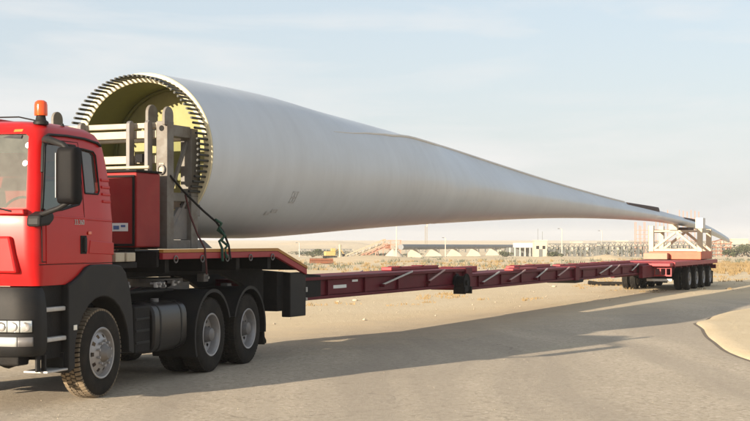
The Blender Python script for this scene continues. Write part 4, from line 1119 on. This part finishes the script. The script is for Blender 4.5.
# ================================================================== BACKGROUND, 150 - 450 m out
def bx(px, Y): return (px - 375) / 1350 * Y
def bz(py, Y): return CAM_H - (py - 240) * Y / 1350
def lamp(px, ytop, Y, label, arm=1.2, m=concrete, double=False):
    x = bx(px, Y); z0 = height(x, Y) - .1; z1 = bz(ytop, Y)
    o = empty('lamp_post', (x, Y, z0), 0, label, 'lamp post', 'tall pale poles standing along the plant')
    mk('pole', MB().tube([(0, 0, 0), (0, 0, z1 - z0)], [.13, .08], 10), m, o, smooth=50)
    mk('arm', MB().tube([(0, 0, z1 - z0 - .1), (-arm * .6, 0, z1 - z0 + .15), (-arm, 0, z1 - z0 + .1)], .05, 6), m, o)
    mk('lamp_head', MB().box(-arm - .35, -arm + .1, -.12, .12, z1 - z0 + .0, z1 - z0 + .14), rack, o, bevel=.03)
    return o
lamp(299.5, 243, 300, 'short pale lamp post just beyond the gooseneck end, below the blade', .5)
lamp(396.5, 226, 290, 'tallest pale pole standing in front of the orange conveyor head', .5)
lamp(445.5, 238, 290, 'pale pole in front of the dark pipe and its pale supports', .4)
lamp(562, 229, 300, 'slim pole right of the cream block building', .6)
lamp(602, 231, 330, 'slim pole standing before the long steel pipe rack', .6)
# stout post
x = bx(340, 170); o = mk('marker_post', MB().tube([(0, 0, 0), (0, 0, 2.0), (0, 0, 2.25), (0, 0, 2.35)], [.14, .14, .19, .1], 10), cream, smooth=40)
o.location = (x, 170, height(x, 170) - .05); tag(o, 'stout cream post with a knob top left of the conveyor', 'post')
# yellow excavator
Y = 245; x = bx(330, Y); e = empty('excavator', (x, Y, height(x, Y)), R(15), 'small yellow excavator working on the sand beyond the trailer', 'excavator')
mk('body', MB().box(-1.0, .9, -.7, .7, .55, 1.35), machy, e, bevel=.08)
mk('operator_cab', MB().box(.1, .9, -.6, .0, 1.35, 1.9), machy, e, bevel=.05)
for s_ in (1, -1): mk('track', MB().box(-1.2, 1.2, s_ * .5, s_ * .85, 0, .5), dark, e, bevel=.15)
mk('boom', MB().bar((.8, .1, 1.2), (1.9, .1, 1.9), .18).bar((1.9, .1, 1.9), (2.6, .1, .8), .14), machy, e)
mk('bucket', MB().prism([(2.35, .9), (2.8, .85), (2.7, .45), (2.4, .4)], -.2, .3, 'y'), dark, e)
# rusty pipe pile
Y = 150; x = bx(322, Y); e = empty('pipe_pile', (x, Y, height(x, Y)), R(8), 'low pile of rusty brown pipes lying on the sand past the gooseneck', 'pipe pile')
for k, (py_, pz_) in enumerate([(0, .16), (.33, .16), (.66, .16), (.99, .16), (.16, .44), (.5, .44), (.83, .44)]):
    mk('pipe', MB().tube([(-1.3 + .07 * (k % 3), py_, pz_), (1.25 - .1 * (k % 2), py_, pz_)], .16, 10), rust, e, smooth=40)
# inclined conveyors
def truss(mb, a, b, w, h, n, t=.12):
    a, b = Vector(a), Vector(b)
    sd = (b - a).cross(Vector((0, 0, 1))).normalized() * w / 2; up = Vector((0, 0, h))
    for s_ in (1, -1):
        mb.bar(a + sd * s_, b + sd * s_, t); mb.bar(a + sd * s_ + up, b + sd * s_ + up, t)
        for k in range(n):
            p0 = a.lerp(b, k / n); p1 = a.lerp(b, (k + 1) / n)
            if k % 2: mb.bar(p0 + sd * s_, p1 + sd * s_ + up, t * .7)
            else: mb.bar(p0 + sd * s_ + up, p1 + sd * s_, t * .7)
    return mb
Y = 310
e = empty('conveyor', (bx(366, Y), Y, height(bx(366, Y), Y)), 0, 'inclined cream conveyor rising right to the reddish head frame', 'conveyor'); zb = e.location.z; xb = e.location.x
mk('lattice_gallery', truss(MB(), (bx(345, Y) - xb, 0, bz(260, Y) - zb), (bx(385, Y) - xb, 3, bz(243.5, Y) - zb), 1.2, 1.0, 12, .16), cream, e)
mk('belt', MB().bar((bx(345, Y) - xb, 0, bz(259.5, Y) - zb + .3), (bx(385, Y) - xb, 3, bz(243, Y) - zb + .3), 1.0, .15), concrete, e)
for f_ in (.45, .8):
    xx = bx(345 + 40 * f_, Y) - xb; zz = bz(260 - 16.5 * f_, Y) - zb
    mk('support_leg', MB().bar((xx - .4, 3 * f_ - .6, 0), (xx, 3 * f_, zz), .18).bar((xx + .4, 3 * f_ + .6, 0), (xx, 3 * f_, zz), .18), rustor, e)
Y = 305
e = empty('conveyor', (bx(372, Y), Y, height(bx(372, Y), Y)), 0, 'lower reddish inclined conveyor in front of the cream one', 'conveyor'); zb = e.location.z; xb = e.location.x
mk('lattice_gallery', truss(MB(), (bx(361, Y) - xb, 0, bz(258, Y) - zb), (bx(388, Y) - xb, 1, bz(246, Y) - zb), .9, .6, 8, .14), rustor, e)
mk('belt', MB().bar((bx(361, Y) - xb, 0, bz(258, Y) - zb + .2), (bx(388, Y) - xb, 1, bz(246, Y) - zb + .2), .7, .1), rust, e)
Y = 308
e = empty('conveyor_tower', (bx(392, Y), Y + 2, height(bx(392, Y), Y)), 0, 'reddish steel head frame where the conveyors meet the dark pipe', 'tower'); zb = e.location.z
hgt = bz(240, Y) - zb; m_ = MB()
for sx in (-2, -.3, 2):
    for sy in (-1.2, 1.2): mk('column', MB().box(sx - .1, sx + .1, sy - .1, sy + .1, 0, hgt), rustor, e)
for z in (hgt * .45, hgt * .75, hgt - .1): mk('platform', MB().box(-2.2, 2.2, -1.4, 1.4, z - .08, z + .08), rustor, e)
mk('bracing', MB().bar((-2, -1.3, 0), (-.3, -1.3, hgt * .45), .1).bar((-.3, -1.3, 0), (2, -1.3, hgt * .45), .1).bar((2, -1.3, hgt * .45), (-.3, -1.3, hgt * .75), .1).bar((-2, -1.3, hgt * .75), (-.3, -1.3, hgt), .1), rustor, e)
mk('hopper', MB().box(-1.6, -.4, -1, 1, hgt * .5, hgt * .74), rust, e)
# sand and gypsum heaps
def heap(px, ybase, w, h, Y, label, m=sandm2, grp=None):
    x = bx(px, Y); z0 = height(x, Y); mb = MB(); rows = []
    for j in range(9):
        r = 1 - j / 8
        rows.append([(w / 2 * r * cos(a_) * (1 + .15 * noise.noise(Vector((cos(a_) * 2, sin(a_) * 2, px)))), w * .45 * r * sin(a_), h * (1 - r ** 1.3) * (1 + .15 * noise.noise(Vector((cos(a_) * 3, sin(a_) * 3 + j, px)))) - .12) for a_ in [2 * pi * k / 22 for k in range(22)]])
    mb.grid(rows, closed_u=True); o = mk('sand_heap', mb, m, smooth=60); o.location = (x, Y, z0)
    return tag(o, label, 'heap', grp)
heap(394, 258, 5, 2.2, 300, 'whitish heap under the reddish conveyor head', whitewall)
heap(606, 262, 11, 1.0, 190, 'broad sandy mound left of the rear cradle')
heap(372, 266, 22, .9, 170, 'long low sand heap behind the near end of the beam')
heap(470, 264, 26, .8, 200, 'low rough sand ridge below the pale pipe supports')
heap(550, 264, 20, .7, 180, 'flat sand ridge below the cream block building')
# big dark pipe on pale trapezoid supports
e = empty('pipeline', (bx(400, 300), 300, height(bx(400, 300), 300)), 0, 'long dark grey pipeline on pale trapezoid supports right of the conveyors', 'pipeline'); L0 = e.location.copy()
pa = Vector((bx(401, 300), 300, bz(247, 300))) - L0; pb = Vector((bx(531, 470), 470, bz(246.5, 470))) - L0
mk('pipe', MB().tube([pa + (pb - pa) * (k / 8) for k in range(9)], .62, 14), pipeg, e, smooth=50)
for px, yy in ((422, 311), (442, 330), (460, 352), (476, 376), (491, 402), (505, 430)):
    t = (yy - 300) / 170; c_ = pa.lerp(pb, t); gzv = height(bx(px, yy), yy) - L0.z
    top = c_.z - .6
    w = 2.1
    mk('pipe_support', MB().prism([(c_.x - w, gzv), (c_.x + w, gzv), (c_.x + .7, top), (c_.x - .7, top)], c_.y - .5, c_.y + .5, 'y'), whitewall, e, bevel=.05)
    mk('saddle', MB().box(c_.x - .75, c_.x + .75, c_.y - .6, c_.y + .6, top, top + .35), concrete, e)
# buildings
def house(name, px0, px1, ytop, Y, dep, label, m, roofm, wins=0, flat=True, cat='building'):
    x0, x1 = bx(px0, Y), bx(px1, Y); xc = (x0 + x1) / 2; z0 = height(xc, Y) - .3; h = bz(ytop, Y) - z0; hw = (x1 - x0) / 2
    o = empty(name, (xc, Y, z0), 0, label, cat)
    mk('wall', MB().box(-hw, hw, 0, dep, 0, h - .2), m, o, bevel=.03)
    mk('roof', MB().box(-hw - .15, hw + .15, -.15, dep + .15, h - .198, h), roofm, o, bevel=.03)
    for k in range(wins):
        xx = -hw + (k + .5) * 2 * hw / wins
        mk('window', MB().box(xx - .35, xx + .35, -.03, .05, h * .5, h * .5 + .8), dark, o)
    mk('door', MB().box(-.45, .45, -.04, .05, 0.3, 2.2), rack, o)
    return o
hse = house('block_building', 534.5, 547, 240, 330, 4, 'square cream block building standing above the trailer beam', whitewall, concrete, 2)
mk('antenna', MB().tube([(-.6, 1, 4.2), (-.6, 1, 7.2)], .05, 6).tube([(.5, 1, 4.2), (.5, 1, 6.5)], .05, 6), rack, hse)
Y = 350
e = empty('open_shed', (bx(523, Y), Y, height(bx(523, Y), Y)), 0, 'low open shed with white roof band left of the cream block building', 'shed'); hh_ = bz(243, Y) - e.location.z
mk('roof_band', MB().box(bx(515, Y) - e.location.x, bx(533, Y) - e.location.x, -.2, 5, hh_ - 1.2, hh_), white, e, bevel=.03)
for px in (510, 515, 520, 525, 530): mk('column', MB().box(bx(px, Y) - e.location.x - .15, bx(px, Y) - e.location.x + .15, .0, .3, 0, hh_ - 1.2), concrete, e)
mk('back_wall', MB().box(bx(508, Y) - e.location.x, bx(534, Y) - e.location.x, 4.6, 4.9, 0, hh_ - 1.25), rack, e)
# pipe racks
def piperack(px0, px1, ytop, Y, n, label, m=rack):
    x0, x1 = bx(px0, Y), bx(px1, Y); z0 = height((x0 + x1) / 2, Y); h = bz(ytop, Y) - z0
    o = empty('pipe_rack', (x0, Y, z0), 0, label, 'pipe rack')
    L = x1 - x0
    mk('girder', truss(MB(), (0, 0, h * .72), (L, 0, h * .72), 2.5, h * .26, n * 2, .16), m, o)
    for k in range(n + 1):
        xx = L * k / n
        mk('column', MB().box(xx - .13, xx + .13, -1.35, -1.1, -.3, h * .75).box(xx - .13, xx + .13, 1.1, 1.35, -.3, h * .75), m, o)
        if k < n and k % 2 == 0: mk('bracing', MB().bar((xx, -1.25, 0), (xx + L / n, -1.25, h * .72), .12).bar((xx + L / n, -1.25, 0), (xx, -1.25, h * .72), .12), m, o)
    for k in range(4): mk('pipe', MB().tube([(-.5, -.9 + .6 * k, h * .79 + .0), (L + .5, -.9 + .6 * k, h * .79)], .2, 8), (whitewall, pipeg, rust, concrete)[k], o, smooth=50)
    return o
piperack(406, 512, 246.5, 480, 16, 'low distant pipe rack behind the dark pipeline and its pale supports')
piperack(300, 352, 249, 420, 8, 'low distant pipe rack under the far pale hill')
piperack(549, 600, 243.5, 360, 10, 'grey steel pipe rack running right from the cream block building')
piperack(598, 655, 242, 330, 10, 'long steel pipe rack just left of the rear cradle')
piperack(655, 714, 241.5, 345, 10, 'steel pipe rack seen through the rear cradle frame')
piperack(716, 790, 244.5, 380, 10, 'steel pipe rack at the right edge behind the pale sheds')
# distant tanks and sheds that make the plant skyline
random.seed(3)
for i, (px, w, yt, Yd, lab) in enumerate([(578, 9, 241.5, 450, 'pale flat shed above the middle of the left pipe rack'), (622, 12, 240.5, 460, 'pale shed behind the pipe rack nearest the blade'),
                                   (740, 17, 238.5, 420, 'broad cream shed at the far right edge of the plant'), (724, 8, 241, 440, 'small cream shed behind the brown trellis frame'), (496, 10, 245.5, 480, 'low pale shed at the far end of the dark pipeline')]):
    house('plant_shed', px - w / 2, px + w / 2, yt, Yd, 8, lab, whitewall, concrete, 3)
def tank(px, w, yt, Yd, lab):
    r = w / 2 * Yd / 1350; x = bx(px, Yd); z0 = height(x, Yd) - .2; h = bz(yt, Yd) - z0
    o = empty('storage_tank', (x, Yd, z0), 0, lab, 'tank')
    q = mk('tank_wall', MB().lathe([(r, 0), (r, h - .3)], 28), whitewall, o, smooth=40); q.rotation_euler = (0, -pi / 2, 0)
    q = mk('tank_roof', MB().lathe([(r + .05, h - .3), (r * .6, h - .05), (0, h)], 28), concrete, o, smooth=40); q.rotation_euler = (0, -pi / 2, 0)
    mk('ladder', MB().bar((0, -r - .1, 0), (0, -r - .1, h), .3, .1, (0, 1, 0)), rack, o)
tank(589, 8, 243, 430, 'round pale tank behind the left pipe rack')
tank(555, 7, 244, 430, 'small round tank right behind the cream block building')
tank(668, 9, 243, 440, 'round pale tank seen between the cradle posts')
# red scaffold frame
Y = 400
e = empty('scaffold_tower', (bx(643, Y), Y, height(bx(643, Y), Y)), 0, 'pale red scaffold tower rising behind the blade left of the cradle', 'scaffold'); hh_ = bz(222, Y) - e.location.z
for k in range(4):
    xx = (k - 1.5) * 1.35
    mk('column', MB().box(xx - .09, xx + .09, -.09, .09, 0, hh_ - (k % 2) * 1.2).box(xx - .09, xx + .09, 1.9, 2.1, 0, hh_ - (k % 2)), rustor, e)
for k in range(6): mk('ledger', MB().box(-2.1, 2.1, -.16, -.095, 1 + k * 1.25, 1.14 + k * 1.25), rustor, e)
Y = 420
e = empty('steel_frame', (bx(678, Y), Y, height(bx(678, Y), Y)), 0, 'tall thin pale red steel frame whose posts show above the blade', 'steel frame'); hh_ = bz(210, Y) - e.location.z
for k in range(12):
    xx = bx(656 + k * 3.9, Y) - e.location.x
    if k in (4, 5): continue
    mk('column', MB().box(xx - .1, xx + .1, 0, .2, 0, hh_ - .25 * (k % 3)), rustor, e)
for z in (hh_ * .3, hh_ * .55, hh_ * .8): mk('girt', MB().box(bx(655, Y) - e.location.x, bx(700, Y) - e.location.x, .21, .33, z, z + .15), rustor, e)
# orange crane far behind
Y = 480; e = empty('tower_crane', (bx(427, Y), Y, height(bx(427, Y), Y)), 0, 'thin distant cream mast above the dark pipeline', 'crane')
hh_ = bz(226, Y) - e.location.z
mk('mast', truss(MB(), (-.3, 0, 0), (-.3, .01, hh_), .6, .0, 2, .22), cream, e)
mk('jib', MB().bar((-.1, 0, hh_ - .3), (.1, 0, hh_ + 1.2), .3), cream, e)
# brown trellis frame right of the cradle
Y = 300; e = empty('trellis_frame', (bx(721, Y), Y, height(bx(721, Y), Y)), 0, 'brownish lattice steel shed frame just right of the rear cradle', 'steel frame'); hh_ = bz(239.5, Y) - e.location.z
for k in range(5): mk('post', MB().box(-2.2 + k * 1.1 - .09, -2.2 + k * 1.1 + .09, -.1, .1, 0, hh_ - abs(k - 2) * .3), rustor, e)
for k in range(4): mk('rail', MB().box(-2.3, 2.3, -.2, -.105, .6 + k * .8, .78 + k * .8), rust, e)
mk('roof_truss', MB().bar((-2.5, 0, hh_ - .7), (0, 0, hh_), .2).bar((0, 0, hh_), (2.5, 0, hh_ - .7), .2), rust, e)

# shrubs and trees on the right skyline
greyleaf = mat('leaf_grey', (.10, .11, .075), .85, 0, .35, 1.5)
def shrub(px, ytop, Y, w, label, m=leafm, name='shrub', cat='shrub', grp=None, trunk=True):
    x = bx(px, Y); z0 = height(x, Y); h = bz(ytop, Y) - z0
    o = empty(name, (x, Y, z0), 0, label, cat, grp)
    cr = MB(); 
    lobes = [(random.uniform(-.5, .5) * w, random.uniform(-.4, .4) * w, random.uniform(.35, .8) * h, random.uniform(.22, .38) * w) for _ in range(7)]
    for _ in range(520):
        lx, ly, lz, lr = random.choice(lobes)
        v_ = Vector((random.gauss(0, 1), random.gauss(0, 1), random.gauss(0, 1))).normalized() * lr * random.uniform(.5, 1.05)
        c_ = Vector((lx, ly, max(.1, min(h, lz + v_.z * h / w * .9)))) + Vector((v_.x, v_.y, 0)); s_ = .13 * random.uniform(.7, 1.5)
        a_ = Vector((random.gauss(0, 1), random.gauss(0, 1), random.gauss(0, 1))).normalized() * s_; b_ = a_.orthogonal().normalized() * s_
        cr.add([c_ + a_, c_ + b_, c_ - a_, c_ - b_], [(0, 1, 2, 3)])
    mk('crown', cr, m, o, fix=False)
    t_ = MB()
    for (lx, ly, lz, lr) in lobes[:5]: t_.tube([(0, 0, -.1), (lx * .5, ly * .5, lz * .5), (lx, ly, lz)], [.12, .07, .03], 6)
    mk('trunk', t_, bark, o)
    return o
random.seed(12)
for px, yt, Y, w, lb in ((552, 247, 375, 5, 'grey green thicket under the start of the left pipe rack'), (566, 248.5, 372, 6, 'thicket behind the slim pole right of the cream block building'), (583, 248, 375, 6, 'thicket under the middle of the left pipe rack'),
                  (612, 248, 345, 6, 'thicket right of the slim pole before the long pipe rack'), (630, 247.5, 345, 6, 'thicket under the long pipe rack left of the cradle'), (667, 247, 360, 5, 'thicket seen through the left half of the cradle'), (692, 247, 360, 6, 'thicket seen through the right half of the cradle'),
                  (512, 249, 360, 5, 'thicket at the far end of the pipeline'), (305, 251, 380, 6, 'thicket along the foot of the far pale hill, leftmost'), (335, 250, 390, 6, 'thicket below the far pale hill behind the stout cream post'), (360, 251, 385, 6, 'thicket behind the raised part of the cream conveyor'), (410, 253, 345, 5, 'thicket between the first pale pipe supports'), (350, 254, 320, 4, 'low thicket under the foot of the cream conveyor'), (378, 253, 325, 4, 'low thicket behind the conveyor legs'), (325, 250, 340, 5, 'thicket behind the yellow excavator')):
    shrub(px, yt, Y, w, lb, greyleaf)
random.seed(11)
shrub(735, 246, 300, 3.2, 'dark olive bush right of the brown trellis frame')
shrub(742, 244, 310, 3.6, 'taller dark bush second from the right edge')
shrub(749, 245, 305, 3.2, 'dark bush at the right edge of the skyline')
shrub(728, 249, 290, 2.0, 'small olive bush at the foot of the brown trellis frame')
shrub(555, 250, 300, 2.6, 'low green bush just right of the cream block building')
shrub(505, 250, 320, 3.0, 'low green bush left of the open shed')
shrub(313, 249, 310, 3.0, 'low green bush beside the short lamp post')

# dry scrub across the sand (uncountable)
def scrub(n, xr, yr, hgt, m, name, seed, cond=None, spread=.22):
    random.seed(seed); mb = MB()
    for _ in range(n):
        Y = random.uniform(*yr); x = random.uniform(*xr)
        if cond and not cond(x, Y): continue
        if noise.noise(Vector((x * .12, Y * .1, seed))) < -.02: continue
        z = height(x, Y); k = random.uniform(.5, 1.3)
        for _b in range(9):
            a_ = random.uniform(0, 2 * pi); l_ = hgt * k * random.uniform(.5, 1.1); bx_ = x + random.gauss(0, spread * .5); by_ = Y + random.gauss(0, spread * .5)
            tx, ty = bx_ + cos(a_) * l_ * .6, by_ + sin(a_) * l_ * .6; w_ = .012 + .00022 * Y
            mb.add([(bx_ - w_, by_, z - .02), (bx_ + w_, by_, z - .02), (tx, ty, z + l_)], [(0, 1, 2)])
    return stuff(mk(name, mb, m, fix=False))
o = scrub(5200, (14, 75), (78, 125), .42, drym, 'dry_grass', 5, lambda x, y: x / y > .22)
o = scrub(1900, (-30, 45), (75, 190), .30, drym, 'dry_scrub', 9)
o = scrub(1100, (-30, 60), (90, 230), .45, greyleaf, 'desert_scrub', 17, None, .5)
o = scrub(150, (-1.5, 3), (42, 54), .08, drym, 'green_weeds', 14)
o = scrub(700, (-8, 18), (38, 75), .10, drym, 'sparse_weeds', 21, lambda x, y: seg_dist(x, y, EDGE) < -1.5)
# pebbles and litter on the sand and verge (uncountable)
random.seed(31); pb_ = MB()
for _ in range(1100):
    Y = random.uniform(24, 80); x = random.uniform(-8, 26)
    dd = seg_dist(x, Y, EDGE)
    if dd > .8: continue
    s_ = random.uniform(.01, .032) * (1 + (random.random() < .05) * 1.2); z = height(x, Y)
    vs = []
    for v_ in ((1, 0, 0), (-1, 0, 0), (0, 1, 0), (0, -1, 0), (0, 0, .7), (0, 0, -.5)):
        k = s_ * random.uniform(.7, 1.3); vs.append((x + v_[0] * k, Y + v_[1] * k, z + v_[2] * k + .01))
    pb_.add(vs, [(0, 2, 4), (2, 1, 4), (1, 3, 4), (3, 0, 4), (2, 0, 5), (1, 2, 5), (3, 1, 5), (0, 3, 5)])
stuff(mk('pebbles', pb_, stone, fix=False))
random.seed(33); pb_ = MB()
for _ in range(900):
    Y = random.uniform(11, 42); x = random.uniform(-6, 14)
    s_ = random.uniform(.004, .010); vs = []
    for v_ in ((1, 0, 0), (-1, 0, 0), (0, 1, 0), (0, -1, 0), (0, 0, .7), (0, 0, -.5)):
        k = s_ * random.uniform(.7, 1.3); vs.append((x + v_[0] * k, Y + v_[1] * k, .008 + v_[2] * k))
    pb_.add(vs, [(0, 2, 4), (2, 1, 4), (1, 3, 4), (3, 0, 4), (2, 0, 5), (1, 2, 5), (3, 1, 5), (0, 3, 5)])
stuff(mk('road_grit', pb_, stone, fix=False))
random.seed(41)
for i, (px, py, sz, lab) in enumerate([(355, 301, .09, 'pale stone lying on the sand below the near end of the red beam'), (554, 287, .10, 'dark stone on the bright sand under the middle of the beam'), (338, 302, .06, 'small pale stone nearest the gooseneck box')]):
    Y = CAM_H * 1350 / (py - 240); x = bx(px, Y); mb = MB()
    rows = [[(sz * math.sin(pi * (j + .3) / 6.6) * cos(a_) * (1 + .3 * noise.noise(Vector((cos(a_), sin(a_), j * .5 + i)))), sz * .7 * math.sin(pi * (j + .3) / 6.6) * sin(a_), -sz * .45 * cos(pi * (j + .3) / 6.6)) for a_ in [2 * pi * k / 12 for k in range(12)]] for j in range(7)]
    mb.grid(rows, closed_u=True); mb.f.append(tuple(range(12))); mb.f.append(tuple(range(72, 84)))
    o = mk('stone', mb, stone, smooth=50); o.location = (x, Y, height(x, Y) + sz * .25); tag(o, lab, 'stone')
# pale scattered paper and rubble bits
o = mk('rubber_hose', MB().tube([(8.7, 55.0, .16), (9.1, 55.1, .11), (9.6, 55.0, .12), (10.1, 55.2, .10), (10.5, 55.1, .14)], .085, 10), rubber, smooth=60)
for vv in o.data.vertices: pass
o.location.z = height(9.6, 55) - .03
tag(o, 'black hose length lying on the sand left of the rear wheels', 'hose')

# ------------------------------------------------------------------ haze
HAZE = True
if HAZE:
    hzb = MB().box(-700, 700, -30, 1650, -5, 12)
    hm = bpy.data.materials.new('haze'); hm.use_nodes = True; n = hm.node_tree.nodes; n.clear()
    pv = n.new('ShaderNodeVolumePrincipled'); pv.inputs['Density'].default_value = .0003; pv.inputs['Color'].default_value = (.93, .93, .93, 1); pv.inputs['Anisotropy'].default_value = .1
    oo = n.new('ShaderNodeOutputMaterial'); hm.node_tree.links.new(pv.outputs[0], oo.inputs['Volume'])
    stuff(mk('haze', hzb, hm))
S.cycles.volume_bounces = 1
